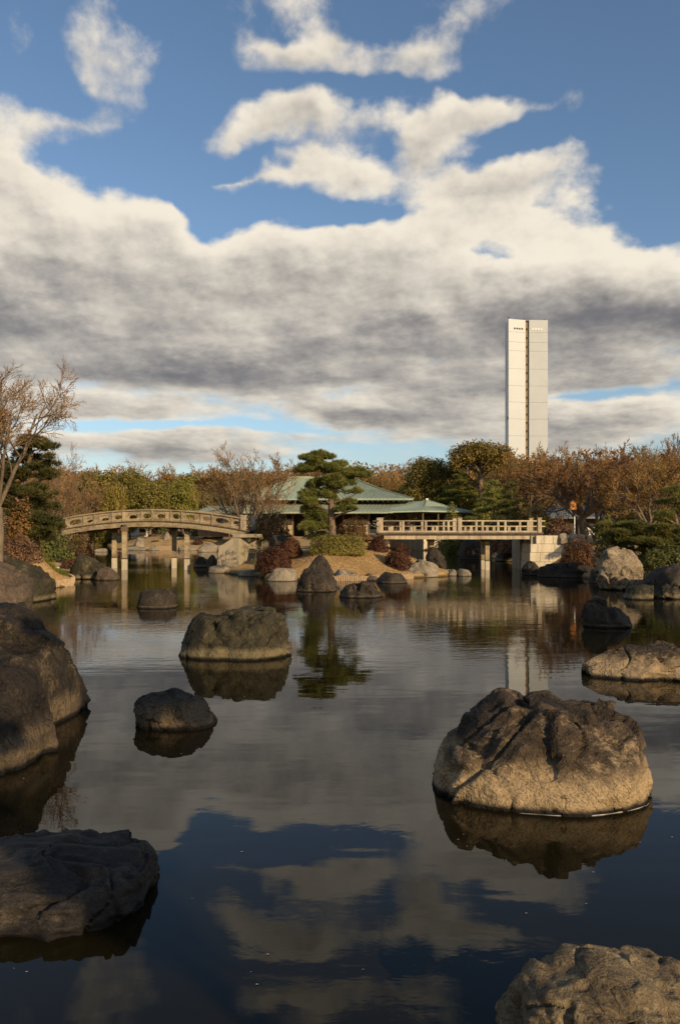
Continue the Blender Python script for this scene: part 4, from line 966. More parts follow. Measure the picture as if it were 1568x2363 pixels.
# little wooden box and white post by the bare tree
d = 54.5
t = thing('bird_house', 'small bright orange gabled wooden box hung in the bare tree', 'bird house', (0, 0, 0))
a = W(1316, 1176, d); b2 = W(1329, 1176, d); zt = Z(1160, d); zp = Z(1153.5, d)
cx = (a.x + b2.x) / 2
MB().prism([(a.x, d, a.z), (b2.x, d, a.z), (b2.x, d, zt), (cx, d, zp), (a.x, d, zt)], (0, .3, 0)).part('box', M['orange_wood'], t)
MB().bar((a.x - .05, d + .13, zt - .02), (cx, d + .13, zp + .04), .42, .03).bar((cx, d + .13, zp + .04), (b2.x + .05, d + .13, zt - .02), .42, .03).part('roof', M['wood_brown'], t)
MB().box((cx, d - .012, a.z + .22), (.1, .02, .1)).part('entrance_hole', M['tower_dark'], t)
MB().tube([(cx + .05, d + .15, zp), (cx + .02, d + .15, zp + .5)], .02, 5).part('hanger', M['iron'], t)
t = thing('marker_post', 'thin white post standing before the trunk of the bare tree', 'post', (0, 0, 0))
x = X(1325, 53); z0 = gz(x, 53) - .1
MB().box((x, 53, (z0 + Z(1192, 53)) / 2), (.055, .05, Z(1192, 53) - z0)).part('post', M['white'], t)
MB().box((x, 53, Z(1192, 53) + .03), (.1, .09, .05)).part('cap', M['wood_brown'], t)

# small far things on the lawn seen beneath the arched bridge
def lantern(label, qx, top, bot, d):
    x = X(qx, d); z0 = gz(x, d); h = Z(top, d) - z0
    t = thing('stone_lantern', label, 'lantern', (x, d, z0), group='pale lanterns on the far lawn')
    MB().box((x, d, z0 + h * .06), (.5, .5, h * .12)).part('base', M['white'], t)
    MB().tube([(x, d, z0 + h * .12), (x, d, z0 + h * .55)], [.16, .13], 10).part('shaft', M['white'], t)
    MB().box((x, d, z0 + h * .67), (.44, .44, h * .24)).part('fire_box', M['white'], t)
    MB().add([(x - .42, d - .42, z0 + h * .79), (x + .42, d - .42, z0 + h * .79), (x + .42, d + .42, z0 + h * .79), (x - .42, d + .42, z0 + h * .79), (x, d, z0 + h)], [(3, 2, 1, 0), (0, 1, 4), (1, 2, 4), (2, 3, 4), (3, 0, 4)]).part('cap', M['post_stone'], t)
lantern('pale stone lantern at the far left shore under the arched bridge', 224, 1216, 1236, 118)
lantern('pale stone lantern on the far lawn left of the second post pair', 338.5, 1210, 1226, 112)
d = 121; x0, x1 = X(295, d), X(319, d); z0 = gz((x0 + x1) / 2, d)
t = thing('white_stall', 'long white covered stall far behind the arched bridge', 'stall', ((x0 + x1) / 2, d, z0))
MB().prism([(x0, d, Z(1217, d)), (x1, d, Z(1217, d)), (x1, d + 1, Z(1213, d)), (x0, d + 1, Z(1213, d))], (0, 0, .1)).part('roof', M['white'], t)
MB().box(((x0 + x1) / 2, d + .2, (z0 + Z(1219, d)) / 2), (x1 - x0, .1, Z(1219, d) - z0)).part('front_panel', M['white'], t)
for x in (x0 + .1, x1 - .1): MB().box((x, d + .7, (z0 + Z(1214, d)) / 2), (.1, .1, Z(1214, d) - z0)).part('leg', M['white'], t)
# street lamp pole and slim posts among the pines behind the flat bridge
t = thing('lamp_post', 'slim dark lamp post among the pines behind the flat bridge', 'lamp', (X(1119.5, 66), 66, gz(X(1119.5, 66), 66)))
b = t.location; zt = Z(1167, 66)
MB().tube([(b.x, 66, b.z - .1), (b.x, 66, zt)], .045, 8).part('pole', M['iron'], t)
MB().box((b.x, 66, zt + .05), (.3, .3, .12)).part('lamp_head', M['iron'], t)
# plank edging made of wooden stakes
def stakes(label, pts, h, name='stake_edging'):
    t = thing(name, label, 'edging', (0, 0, 0)); b = MB(); rg = random.Random(len(pts))
    P = [Vector((p[0], p[1], 0)) for p in pts]
    for a, c in zip(P[:-1], P[1:]):
        n = max(2, int((c - a).length / .11))
        for i in range(n):
            q = a + (c - a) * ((i + .5) / n); b.tube([(q.x, q.y + rg.uniform(-.01, .01), -.4), (q.x, q.y, h + rg.uniform(-.03, .03))], .055, 6)
    tag(b.part('stakes', M['stake'], t), kind='stuff')
stakes('row of pale wooden stakes holding the front of the straw mound', [(-1.9, 41.5), (-.2, 41.35), (1.2, 41.6), (3.3, 42.7), (4.0, 43.3)], .27)
stakes('row of wooden stakes around the tip of the left bank', [(-13.55, 36.55), (-13.15, 37.15), (-12.88, 38.05), (-13.2, 39.4), (-14.1, 41.2)], .38)
stakes('low row of stakes on the far shore under the arched bridge', [(X(366, 92.6), 92.7), (X(410, 92.6), 92.7)], .5)
x = X(131, 41); t = thing('white_stake', 'short white stake in the grass of the left bank', 'stake', (x, 41, gz(x, 41)))
b = t.location; MB().box((b.x, b.y, b.z + .2), (.24, .06, .3), .2).part('board', M['white'], t); MB().box((b.x, b.y + .1, b.z + .1), (.06, .06, .5)).part('leg', M['wood_brown'], t)

# ------------------------------------------------------------------ vegetation builders
def unit(rg, n):
    v = rg.normal(size=(n, 3)); return v / np.linalg.norm(v, axis=1, keepdims=True)
def leaf_quads(C, Nn, size, rg, aspect=0.55, jit=0.9):
    """one small folded leaf (two triangles as a quad) at each centre, facing roughly along Nn"""
    n = len(C); Nn = Nn + jit * rg.normal(size=(n, 3)) * 0.6; Nn /= np.linalg.norm(Nn, axis=1, keepdims=True)
    a = np.cross(Nn, unit(rg, n)); a /= np.maximum(np.linalg.norm(a, axis=1, keepdims=True), 1e-6); b = np.cross(Nn, a)
    s = (size * rg.uniform(0.6, 1.35, n))[:, None]
    V = np.stack([C - a * s, C + b * s * aspect, C + a * s, C - b * s * aspect], 1).reshape(-1, 3)
    return V, np.arange(4 * n).reshape(n, 4)
def clumps(rg, centers, radii, per, leaf, fill=0.45, aspect=0.6):
    """leaves spread through ellipsoidal clumps; radii (n,3)"""
    C, Nn = [], []
    for c, r in zip(centers, radii):
        n = max(6, int(per * (r[0] * r[1] * r[2]) ** (2 / 3.0)))
        u = unit(rg, n); t = rg.uniform(0, 1, n) ** fill * (1 + 0.10 * rg.normal(size=n))
        C.append(c + u * r * t[:, None]); Nn.append(u * np.array([1, 1, 1.2]) + np.array([0, 0, 0.35]))
    return leaf_quads(np.concatenate(C), np.concatenate(Nn), leaf, rg, aspect)
def needles(rg, centers, radii, per, length, width=0.02, k=9, lump=0.25):
    """needle tufts on flattened pads"""
    Vs = []
    for c, r in zip(centers, radii):
        n = max(10, int(per * r[0] * r[1]))
        u = unit(rg, n); u[:, 2] = np.abs(u[:, 2]) * np.where(rg.uniform(size=n) < 0.80, 1, -0.5)
        t = rg.uniform(0.25, 1, n) ** 0.45
        lum = 1 + lump * vnoise(u * 2.7 + c * 1.7, 3)
        P = c + u * r * (t * lum)[:, None]
        ax = u * np.array([1, 1, 0.6]) + np.array([0, 0, 0.75]); ax /= np.linalg.norm(ax, axis=1, keepdims=True)
        P = np.repeat(P, k, 0); ax = np.repeat(ax, k, 0)
        d = ax + 0.75 * rg.normal(size=P.shape); d /= np.linalg.norm(d, axis=1, keepdims=True)
        L = (length * rg.uniform(0.6, 1.2, len(P)))[:, None]
        s = np.cross(d, unit(rg, len(P))); s /= np.maximum(np.linalg.norm(s, axis=1, keepdims=True), 1e-6)
        Vs.append(np.stack([P - s * width / 2, P + s * width / 2, P + d * L], 1).reshape(-1, 3))
    V = np.concatenate(Vs); return V, np.arange(len(V)).reshape(-1, 3)

def bare_meshes(seed, H, r0, fork=0.28, spread=0.75, limbs=5, order=4, kids=(5, 5, 5, 6), up=0.25, twig_w=0.010, lean=(0, 0), flat=1.0, gnarl=0.22, lr=(0.62, 0.55, 0.5, 0.5), wide=1.0):
    """trunk mesh and twig mesh of a leafless tree standing at the origin"""
    rg = random.Random(seed); tb = MB(); tw = []
    def rnd(): return Vector((rg.gauss(0, 1), rg.gauss(0, 1), rg.gauss(0, 1)))
    def path(p, d, L, n, g, upv):
        pts = [p.copy()]; d = d.normalized()
        for i in range(n):
            d = (d + rnd() * g * 0.5 + Vector((0, 0, upv * 0.3))).normalized(); p = p + d * (L / n); pts.append(p.copy())
        return pts, d
    def branch(p, d, L, r, lev):
        n = 5 if lev < 3 else (4 if lev == 3 else 3)
        upv = up if lev < 3 else up * 0.5
        pts, de = path(p, d, L, n, gnarl * (0.8 if lev == 1 else 1.2), upv)
        if lev <= 3:
            rad = [max(r * (1 - 0.62 * i / n), 0.006) for i in range(n + 1)]
            if lev <= 2: tb.tube(pts, rad, 7 if lev == 1 else 5, False)
            else: tb.tube(pts, rad, 3, False)
        else:
            for i in range(n): tw.append((pts[i], pts[i + 1], twig_w * (1 - 0.6 * i / n) * (1.3 if lev == 4 else 1)))
        if lev >= order + 1: return
        nk = kids[min(lev - 1, len(kids) - 1)]
        for j in range(nk):
            f = 0.28 + 0.72 * (j + rg.random() * .7) / nk; f = min(f, 1.0); i = min(int(f * n), n - 1); q = pts[i].lerp(pts[i + 1], f * n - i)
            ax = (pts[i + 1] - pts[i]).normalized(); sd = ax.cross(rnd()); sd.normalize()
            ang = rg.uniform(0.45, 1.0) * (1.0 if lev > 1 else wide)
            nd = ax * math.cos(ang) + sd * math.sin(ang); nd.z = nd.z * flat + 0.10 * up
            branch(q, nd, L * lr[min(lev - 1, len(lr) - 1)] * rg.uniform(0.75, 1.2) * (1.15 - 0.45 * f), max(r * 0.5 * (1.1 - 0.5 * f), 0.007), lev + 1)
    hf = H * fork; top = Vector((lean[0] * hf, lean[1] * hf, hf))
    tp = [Vector((0, 0, -0.3)), Vector((0, 0, 0.05)), top * 0.35 + rnd() * r0 * 0.3, top * 0.7 + rnd() * r0 * 0.3, top]
    tb.tube(tp, [r0 * 1.5, r0 * 1.25, r0 * 1.0, r0 * 0.92, r0 * 0.95], 10, False)
    for i in range(limbs):
        a = 2 * math.pi * (i + rg.random() * 0.6) / limbs; e = spread * rg.uniform(0.7, 1.2)
        d = Vector((math.cos(a) * math.sin(e) + lean[0] * .5, math.sin(a) * math.sin(e) + lean[1] * .5, math.cos(e)))
        branch(top - Vector((0, 0, hf * 0.12 * rg.random())), d, (H - hf) * rg.uniform(0.62, 0.85), r0 * rg.uniform(0.45, 0.62), 1)
    p0 = np.array([t[0] for t in tw]); p1 = np.array([t[1] for t in tw]); w = np.array([t[2] for t in tw])[:, None]
    d = p1 - p0; g = np.random.default_rng(seed); s = np.cross(d, unit(g, len(d))); s /= np.maximum(np.linalg.norm(s, axis=1, keepdims=True), 1e-6)
    V = np.stack([p0 - s * w, p0 + s * w, p1 + s * w * .6, p1 - s * w * .6], 1).reshape(-1, 3)
    return tb.mesh('trunk', True), mesh_np('crown', V, np.arange(len(V)).reshape(-1, 4))
def plant(name, label, cat, meshes, loc, rz=0.0, sc=(1, 1, 1), group=None):
    """meshes: list of (part name, mesh, material)"""
    t = thing(name, label, cat, loc, rz, group); t.scale = sc if hasattr(sc, '__len__') else (sc, sc, sc)
    for pn, me, mt in meshes: link(pn, me, t, mt)
    return t

def ever_meshes(seed, rx, ry, rz, zc, nclump, leaf, per, trunk_r, name='crown', low=False, cl=0.34):
    """round-headed evergreen: clumps over an ellipsoid, with a short trunk and limbs"""
    rg = np.random.default_rng(seed); u = unit(rg, nclump)
    if not low: u[:, 2] = np.where(u[:, 2] < -0.35, -u[:, 2], u[:, 2])
    t = rg.uniform(0.35, 1.0, nclump) ** 0.5
    C = u * np.array([rx, ry, rz]) * (t * 0.80)[:, None] + np.array([0, 0, zc])
    s = rg.uniform(0.7, 1.3, nclump)[:, None] * cl * min(rx, rz); Rd = s * np.array([1.15, 1.15, 0.8])
    V, Fc = clumps(rg, C, Rd, per, leaf)
    crown = mesh_np(name, V, Fc)
    b = MB(); r = random.Random(seed)
    b.tube([(0, 0, -.3), (0.05, 0, zc * .3), (0, 0.05, zc - rz * .2), (0, 0, zc + rz * .4)], [trunk_r * 1.3, trunk_r, trunk_r * .8, trunk_r * .3], 8, False)
    for i in r.sample(range(nclump), min(nclump, 14)):
        z0 = max(zc - rz * r.uniform(.3, .9), .5 * zc); m_ = C[i] * .5; b.tube([(0, 0, z0), (m_[0] * .9, m_[1] * .9, (z0 + C[i][2]) / 2 + .1), tuple(C[i])], [trunk_r * .5, trunk_r * .3, .03], 5, False)
    return b.mesh('trunk', True), crown
def bush_mesh(seed, rx, ry, rz, leaf, per, lump=0.16, dens=1.0, aspect=0.6, boxy=0.0):
    """low shrub: leaves over a lumpy dome sitting on the ground"""
    rg = np.random.default_rng(seed); n = int(per * (rx * ry + rx * rz + ry * rz) * dens); u = unit(rg, n); u[:, 2] = np.abs(u[:, 2])
    if boxy: m_ = np.abs(u).max(1, keepdims=True); u = u * (1 - boxy) + u / m_ * boxy * 0.85
    t = rg.uniform(0.0, 1, n) ** 0.22 * (1 + lump * (vnoise(u * 2.2 + seed, seed) + .5 * vnoise(u * 5.5 + seed, seed + 1)))
    P = u * np.array([rx, ry, rz]) * t[:, None]
    V, Fc = leaf_quads(P, u + np.array([0, 0, .3]), leaf, rg, aspect); return mesh_np('foliage', V, Fc)
def stems_mesh(seed, n, r, h, w=0.012):
    b = MB(); rg = random.Random(seed)
    for i in range(n):
        a = rg.uniform(0, 6.28); q = rg.uniform(.2, .9) * r
        b.tube([(0.1 * math.cos(a), .1 * math.sin(a), -.15), (q * .5 * math.cos(a), q * .5 * math.sin(a), h * .5), (q * math.cos(a), q * math.sin(a), h * rg.uniform(.7, .95))], [w * 1.5, w, w * .5], 4, False)
    return b.mesh('stems', True)

def pine(name, label, base_p, trunk_pts, trunk_r, pads, mat='pine', per=240, length=0.17, width=0.02, k=8, group=None):
    """trunk_pts and pads in world space; pads: (x, y, z, half width, half height[, half depth])"""
    t = thing(name, label, 'tree', base_p, 0, group); b = MB(); tp = [Vector(p) for p in trunk_pts]
    n = len(tp); b.tube(tp, [trunk_r * (1.25 - 1.0 * i / (n - 1)) for i in range(n)], 9, False)
    rg = random.Random(len(pads))
    zs = [p.z for p in tp]
    for q in pads:
        c = Vector(q[:3]); zz = c.z - q[4] * .6 - abs(c.x - tp[-1].x) * .10
        i = 0
        while i < n - 2 and tp[i + 1].z < zz - .15: i += 1
        f = min(max((zz - .25 - tp[i].z) / max(tp[i + 1].z - tp[i].z, .01), 0), 1); p0 = tp[i].lerp(tp[i + 1], f)
        m_ = p0.lerp(c, .5) + Vector((rg.uniform(-.1, .1), rg.uniform(-.1, .1), rg.uniform(-.12, .1)))
        b.tube([p0, m_, c - Vector((0, 0, q[4] * .5)), c + (c - m_) * .35 * (q[3] / max((c - m_).length, .3)) - Vector((0, 0, q[4] * .35))], [trunk_r * .34, trunk_r * .24, trunk_r * .14, .012], 5, False)
    b.part('trunk', M['bark_pine'], t, True)
    g = np.random.default_rng(len(pads) * 3 + 1)
    C, Rd = [], []
    for q in pads:
        dp = q[5] if len(q) > 5 else q[3] * .8; m = max(4, int(q[3] * 8))
        for j in range(m):       # each pad is a cluster of smaller tufts
            a = g.uniform(0, 6.28); rr = g.uniform(.15, .72) ** .7
            C.append(np.array([q[0] + q[3] * rr * math.cos(a), q[1] + dp * rr * math.sin(a), q[2] + q[4] * (g.uniform(-.35, .45) - .25 * rr)])); s = g.uniform(.38, .60)
            Rd.append(np.array([q[3] * s, dp * s, q[4] * g.uniform(.45, .75)]))
    V, Fc = needles(g, C, Rd, per, length, width, k); V = V - np.array(base_p)
    link('crown', mesh_np('crown', V, Fc), t, M[mat]); return t

# ------------------------------------------------------------------ trees, nearest and most visible first
def on(x, y, dz=0.0): return (x, y, gz(x, y) + dz)

# the island pine
d = 47.0; c2 = lambda x, y: (457.3 + x / 3.5556, 996.3 + y / 3.5556)
pads = []
for (px, py, hw, hh) in ((975, 198, 118, 34), (965, 245, 80, 32), (1165, 262, 62, 26), (905, 325, 92, 42), (1075, 305, 92, 42), (1190, 335, 84, 36), (1335, 335, 92, 34), (1270, 365, 60, 22), (925, 430, 96, 42), (1075, 400, 90, 36),
                         (1185, 420, 110, 42), (1120, 475, 80, 34), (1275, 500, 52, 26), (925, 530, 96, 46), (1040, 520, 70, 32), (890, 580, 70, 36), (1200, 590, 80, 30), (1285, 630, 62, 18), (930, 640, 84, 42), (1000, 690, 80, 50), (930, 720, 60, 40), (985, 780, 104, 40), (1170, 645, 52, 34)):
    q = c2(px, py); p = W(q[0], q[1], d); k = d / F / 3.5556
    pads.append((p.x, p.y + random.Random(px).uniform(-.55, .45), p.z, hw * k * 1.28, hh * k * 1.6))
tr = [W(*c2(1103, 860), d), W(*c2(1095, 780), d), W(*c2(1086, 690), d), W(*c2(1088, 600), d), W(*c2(1086, 520), d), W(*c2(1070, 430), d), W(*c2(1040, 340), d), W(*c2(985, 260), d), W(*c2(975, 205), d)]
tr[0].z = gz(tr[0].x, d) - .2
pine('pine_tree', 'cloud-pruned pine with layered pads in the middle of the island', (tr[0].x, d, gz(tr[0].x, d)), tr, 0.20, pads, per=1000, length=0.17, width=0.026, k=9)

# left dark pine on the bank
d = 37.0; c1 = lambda x, y: (x / 3.0, 816.7 + y / 3.0); pads = []
for (px, py, hw, hh, dy) in ((190, 590, 110, 40, 1), (260, 640, 110, 40, 0), (320, 710, 60, 30, 0), (130, 700, 110, 50, 1), (220, 760, 130, 45, 1), (120, 830, 120, 50, 0), (280, 850, 110, 45, 0), (90, 930, 90, 45, 1), (240, 950, 140, 50, -1), (350, 980, 70, 35, -1), (150, 1030, 130, 50, 0), (300, 1060, 110, 45, 0),
                             (200, 1120, 110, 50, 0), (330, 1130, 90, 40, -2), (370, 1200, 90, 34, -2), (250, 1200, 110, 50, -1), (320, 1260, 90, 40, -1), (440, 1140, 90, 30, -4), (480, 1205, 80, 28, -4), (400, 1180, 80, 30, -4), (420, 1245, 100, 34, -4), (60, 1080, 80, 50, 1), (-60, 900, 110, 60, 1), (-90, 1040, 120, 60, 1), (-40, 760, 100, 50, 1)):
    q = c1(px, py); p = W(q[0], q[1], d); k = d / F / 3.0; pads.append((p.x, p.y + dy * .6, p.z, hw * k * 1.15, hh * k * 1.2))
bx = X(55, d); tr = [(bx, d + .3, gz(bx, d) - .2), (bx + .1, d + .3, 2.9), (bx - .2, d + .2, 4.6), (bx + .25, d + .2, 6.2), (bx + .2, d + .1, 7.4)]
pine('pine_tree', 'dark leaning pine behind the pale bare tree on the left bank', (bx, d, gz(bx, d)), tr, 0.20, pads, mat='pine_dark', per=480, length=0.22, width=0.035, k=8)

def dims(pair):
    co = np.empty(len(pair[1].vertices) * 3, np.float32); pair[1].vertices.foreach_get('co', co); co = co.reshape(-1, 3)
    return np.percentile(np.hypot(co[:, 0], co[:, 1]), 93), np.percentile(co[:, 2], 99.5)
def place_bare(label, pair, bark, twig, qx, half, top, d, rz=0.0, group=None, name='bare_tree', dz=-.1):
    """stands at picture column qx and distance d; half: crown half width, top: crown top, in picture units"""
    x = X(qx, d); z0 = gz(x, d) + dz; r, h = dims(pair); s = half * d / F / r; sz = (Z(top, d) - z0) / h
    return plant(name, label, 'tree', (('trunk', pair[0], M[bark]), ('crown', pair[1], M[twig])), (x, d, z0), rz, (s, s, sz), group)
me = bare_meshes(101, 8.0, 0.13, fork=0.40, spread=0.50, limbs=6, order=4, kids=(6, 6, 6, 6), up=0.40, twig_w=0.010, lr=(.62, .58, .56, .5))
place_bare('tall pale bare tree at the left edge', me, 'bark', 'twig_tan', -4, 172, 808, 30, 2.1)
me2 = bare_meshes(107, 7.6, 0.17, fork=0.22, spread=0.80, limbs=6, order=4, kids=(6, 6, 6, 6), up=0.30, twig_w=0.014, lean=(.10, 0), flat=.85)
place_bare('spreading bare tree with tan twigs left of the arched bridge', me2, 'bark', 'twig_tan', 140, 88, 1035, 62, 0.4)
me3 = bare_meshes(113, 6.6, 0.24, fork=0.13, spread=0.92, limbs=7, order=4, kids=(6, 6, 6, 6), up=0.42, twig_w=0.012, flat=.9)
place_bare('wide many-limbed bare tree before the left of the tea house', me3, 'bark', 'twig_tan', 571, 118, 1038, 60, 1.0)
me4 = bare_meshes(127, 6.6, 0.30, fork=0.24, spread=0.98, limbs=8, order=4, kids=(7, 6, 6, 7), up=0.20, twig_w=0.021, flat=.8, wide=1.1)
place_bare('broad russet-twigged bare tree with a thick trunk by the stone pier', me4, 'bark', 'twig', 1346, 140, 1035, 57, 0.7)
me5 = bare_meshes(131, 7.0, 0.20, fork=0.16, spread=0.75, limbs=7, order=4, kids=(7, 6, 6, 6), up=0.24, twig_w=0.020, flat=.85)
place_bare('russet bare tree with forked trunks near the right edge', me5, 'bark', 'twig', 1497, 115, 1030, 53, 3.4)
place_bare('slimmer pale-trunked bare tree just behind the broad russet one', me3, 'bark_pale', 'twig', 1378, 110, 1050, 66, 2.2)
place_bare('tall bare tree rising at the right edge of the picture', me5, 'bark', 'twig', 1585, 90, 1005, 60, 4.0)

# evergreens on the right
e1 = ever_meshes(201, 4.4, 4.4, 3.9, 4.4, 170, .12, 150, .3, low=True, cl=.27)
plant('evergreen_tree', 'dense dark dome-shaped evergreen right of the tea house', 'tree', (('trunk', e1[0], M['bark']), ('crown', e1[1], M['ever'])), on(X(988, 110), 110), 0, (0.94, .94, 1.42))
e2 = ever_meshes(207, 4.6, 4.2, 2.2, 7.4, 120, .13, 140, .34, cl=.42)
plant('evergreen_tree', 'high umbrella-crowned golden-green tree showing its limbs, left of the tower', 'tree', (('trunk', e2[0], M['bark_pale']), ('crown', e2[1], M['ever_gold'])), on(X(1108, 106), 106), 0.5, (1.18, 1.18, 1.33))
def small_pine(label, qx, qy_top, qy_bot, d, seed, n=9, wide=1.0, mat='pine', hw=None):
    rg = random.Random(seed); x = X(qx, d); z0 = gz(x, d); zt = Z(qy_top, d); zb = max(Z(qy_bot, d), z0 + .3); H = zt - zb; hw = hw or H * .5 * wide; pads = []
    for i in range(n):
        f = (i + .5) / n; a = i * 2.4 + rg.random(); r = hw * (1 - f * .85) * rg.uniform(.45, .9)
        pads.append((x + math.cos(a) * r, d + math.sin(a) * r, zb + H * f * .96, hw * (0.62 - .30 * f), .22 + .05 * hw))
    tr = [(x, d, z0 - .2), (x + rg.uniform(-.15, .15), d, zb + H * .3), (x + rg.uniform(-.15, .15), d, zb + H * .65), (x, d, zt - .1)]
    pine('pine_tree', label, (x, d, z0), tr, .11, pads, mat=mat, per=330, length=.24, width=.05, k=6, group='garden pines behind the bridges')
small_pine('layered pine right behind the peak of the pavilion roof', 1062, 1085, 1165, 104, 1, 11, .9)
small_pine('broad layered pine just right of the pavilion eave', 1030, 1120, 1190, 106, 2, 9, 1.1)
small_pine('slim-topped pine behind the slim lamp post', 1137, 1105, 1190, 72, 3, 11, .8)
small_pine('bushy pine between the lamp post and the bare russet tree', 1178, 1110, 1196, 69, 4, 11, .8)
small_pine('low pine behind the middle newel of the flat bridge', 1112, 1150, 1210, 84, 5, 8, 1.2, mat='pine')
small_pine('low yellowish pine above the right half of the flat bridge railing', 1195, 1150, 1212, 64, 6, 8, 1.1, mat='pine')
small_pine('low spreading pine left of the hut', 1240, 1165, 1215, 64, 7, 7, 1.5, mat='pine')
# pine boughs and clipped pines on the right shore
d = 40.0; pads = []
for (px, py, hw, hh, dy) in ((1010, 870, 90, 34, 1), (1120, 860, 100, 36, 0), (1230, 870, 80, 34, 1), (960, 930, 80, 40, 0), (1070, 920, 100, 40, -1), (1190, 930, 100, 40, 0), (1300, 910, 110, 40, -1), (1420, 890, 110, 40, -1), (1530, 900, 80, 40, 0), (1000, 990, 80, 40, 0), (1120, 990, 100, 40, -1), (1240, 1010, 110, 40, -2), (1360, 980, 110, 40, -1), (1480, 980, 110, 45, -1), (1300, 1060, 90, 40, 0), (1420, 1070, 110, 50, -1), (1530, 1060, 80, 50, 0), (1470, 1150, 110, 50, 0), (1350, 1140, 80, 50, 1)):
    q = (1143.3 + px / 3.692, 980 + py / 3.692); p = W(q[0], q[1], d); k = d / F / 3.692; pads.append((p.x, p.y + dy * .5, p.z, hw * k * 1.2, hh * k * 1.25, hw * k * 1.3))
bx = X(1480, 41); pine('low_pine', 'wide low pine spreading over the rocks at the right edge', (bx, 41, gz(bx, 41)), [(bx, 41, gz(bx, 41) - .2), (bx + .1, 40.8, 1.7), (bx - .1, 40.6, 2.3), (bx, 40.5, 3.0)], .16, pads, mat='pine', per=800, length=.19, width=.032, k=8)
d = 46.0; pads = []
for (px, py, hw, hh, dy) in ((1440, 650, 80, 34, 0), (1530, 560, 70, 34, 0), (1520, 640, 70, 34, -1), (1400, 770, 90, 34, -1), (1510, 740, 90, 40, 0), (1560, 690, 60, 40, 0), (1450, 800, 80, 30, 0)):
    q = (1143.3 + px / 3.692, 980 + py / 3.692); p = W(q[0], q[1], d); k = d / F / 3.692; pads.append((p.x, p.y + dy * .5, p.z, hw * k * 1.2, hh * k * 1.25))
bx = X(1560, 46); pine('pine_tree', 'pine reaching in from the right edge above the low pine', (bx, 46, gz(bx, 46)), [(bx, 46, gz(bx, 46) - .2), (bx + .1, 46, 2.6), (bx - .1, 46, 3.6), (bx, 46, 4.9)], .15, pads, mat='pine', per=600, length=.19, width=.034, k=7)

# evergreens seen over the arched bridge
e3 = ever_meshes(215, 3.6, 3.4, 3.2, 4.0, 120, .14, 130, .25, low=True, cl=.29)
e4 = ever_meshes(219, 3.0, 3.0, 3.4, 4.2, 45, .15, 85, .22, cl=.42)
em = lambda e, mt: (('trunk', e[0], M['bark']), ('crown', e[1], M[mt]))
def place_ever(label, e, mt, qx, qtop, d, w, zs=None, rz=0.0, half=3.5, top=7.4, group='evergreens over the arched bridge'):
    x = X(qx, d); z0 = gz(x, d); H = Z(qtop, d) - z0; s = w * d / F / half; plant('evergreen_tree', label, 'tree', em(e, mt), (x, d, z0 - .1), rz, (s, s, H / top), group)
place_ever('large round olive evergreen over the crest of the arched bridge', e3, 'ever', 345, 1095, 108, 54, rz=.3)
place_ever('rounded olive evergreen between the arched bridge and the wide bare tree', e3, 'ever', 422, 1090, 112, 42, rz=1.9)
place_ever('thin-stemmed light olive tree with separate tufts over the arched bridge', e4, 'ever_gold', 262, 1104, 104, 32, rz=2.7, half=3.1, top=7.8)
place_ever('broad flat-topped olive tree far left behind the tufted tree', e3, 'ever', 300, 1066, 128, 52, rz=4.0)
place_ever('low evergreen left of the tufted olive tree', e3, 'ever', 212, 1108, 110, 38, rz=5.0)
place_ever('low bushy evergreen at the right end of the arched bridge', e3, 'ever', 485, 1120, 122, 42, rz=.9)
place_ever('small bushy evergreen behind the crest rail of the arched bridge', e3, 'ever_gold', 300, 1145, 116, 26, rz=2.2)
place_ever('small dark evergreen behind the left part of the arched bridge', e3, 'ever_dark', 232, 1150, 114, 26, rz=3.3)
place_ever('small round evergreen left of the wide bare tree, low down', e3, 'ever', 395, 1148, 116, 30, rz=.2)
place_ever('low evergreen filling the gap above the left end of the arched bridge', e3, 'ever_dark', 170, 1140, 90, 34, rz=.8)

for (lb, mt, qx, tp, d_, w_, rz_) in (('bushy olive evergreen under the umbrella-crowned tree', 'ever', 1075, 1108, 108, 40, .5), ('dark evergreen behind the slim lamp post', 'ever_dark', 1150, 1112, 92, 36, 1.5), ('dull evergreen left of the russet trees, below the tower', 'ever_dark', 1205, 1098, 100, 36, 2.5), ('low evergreen beyond the pavilion eave', 'ever_dark', 1020, 1128, 112, 36, 3.5), ('golden-green evergreen joining the dome and the umbrella crown', 'ever', 1052, 1046, 109, 34, .1), ('golden-green crown right behind the umbrella-crowned tree', 'ever_gold', 1158, 1044, 112, 30, 5.1), ('yellowish low evergreen left of the broad russet tree', 'ever_gold', 1196, 1138, 78, 22, 4.2)):
    place_ever(lb, e3, mt, qx, tp, d_, w_, rz=rz_, group='evergreens right of the tea house')
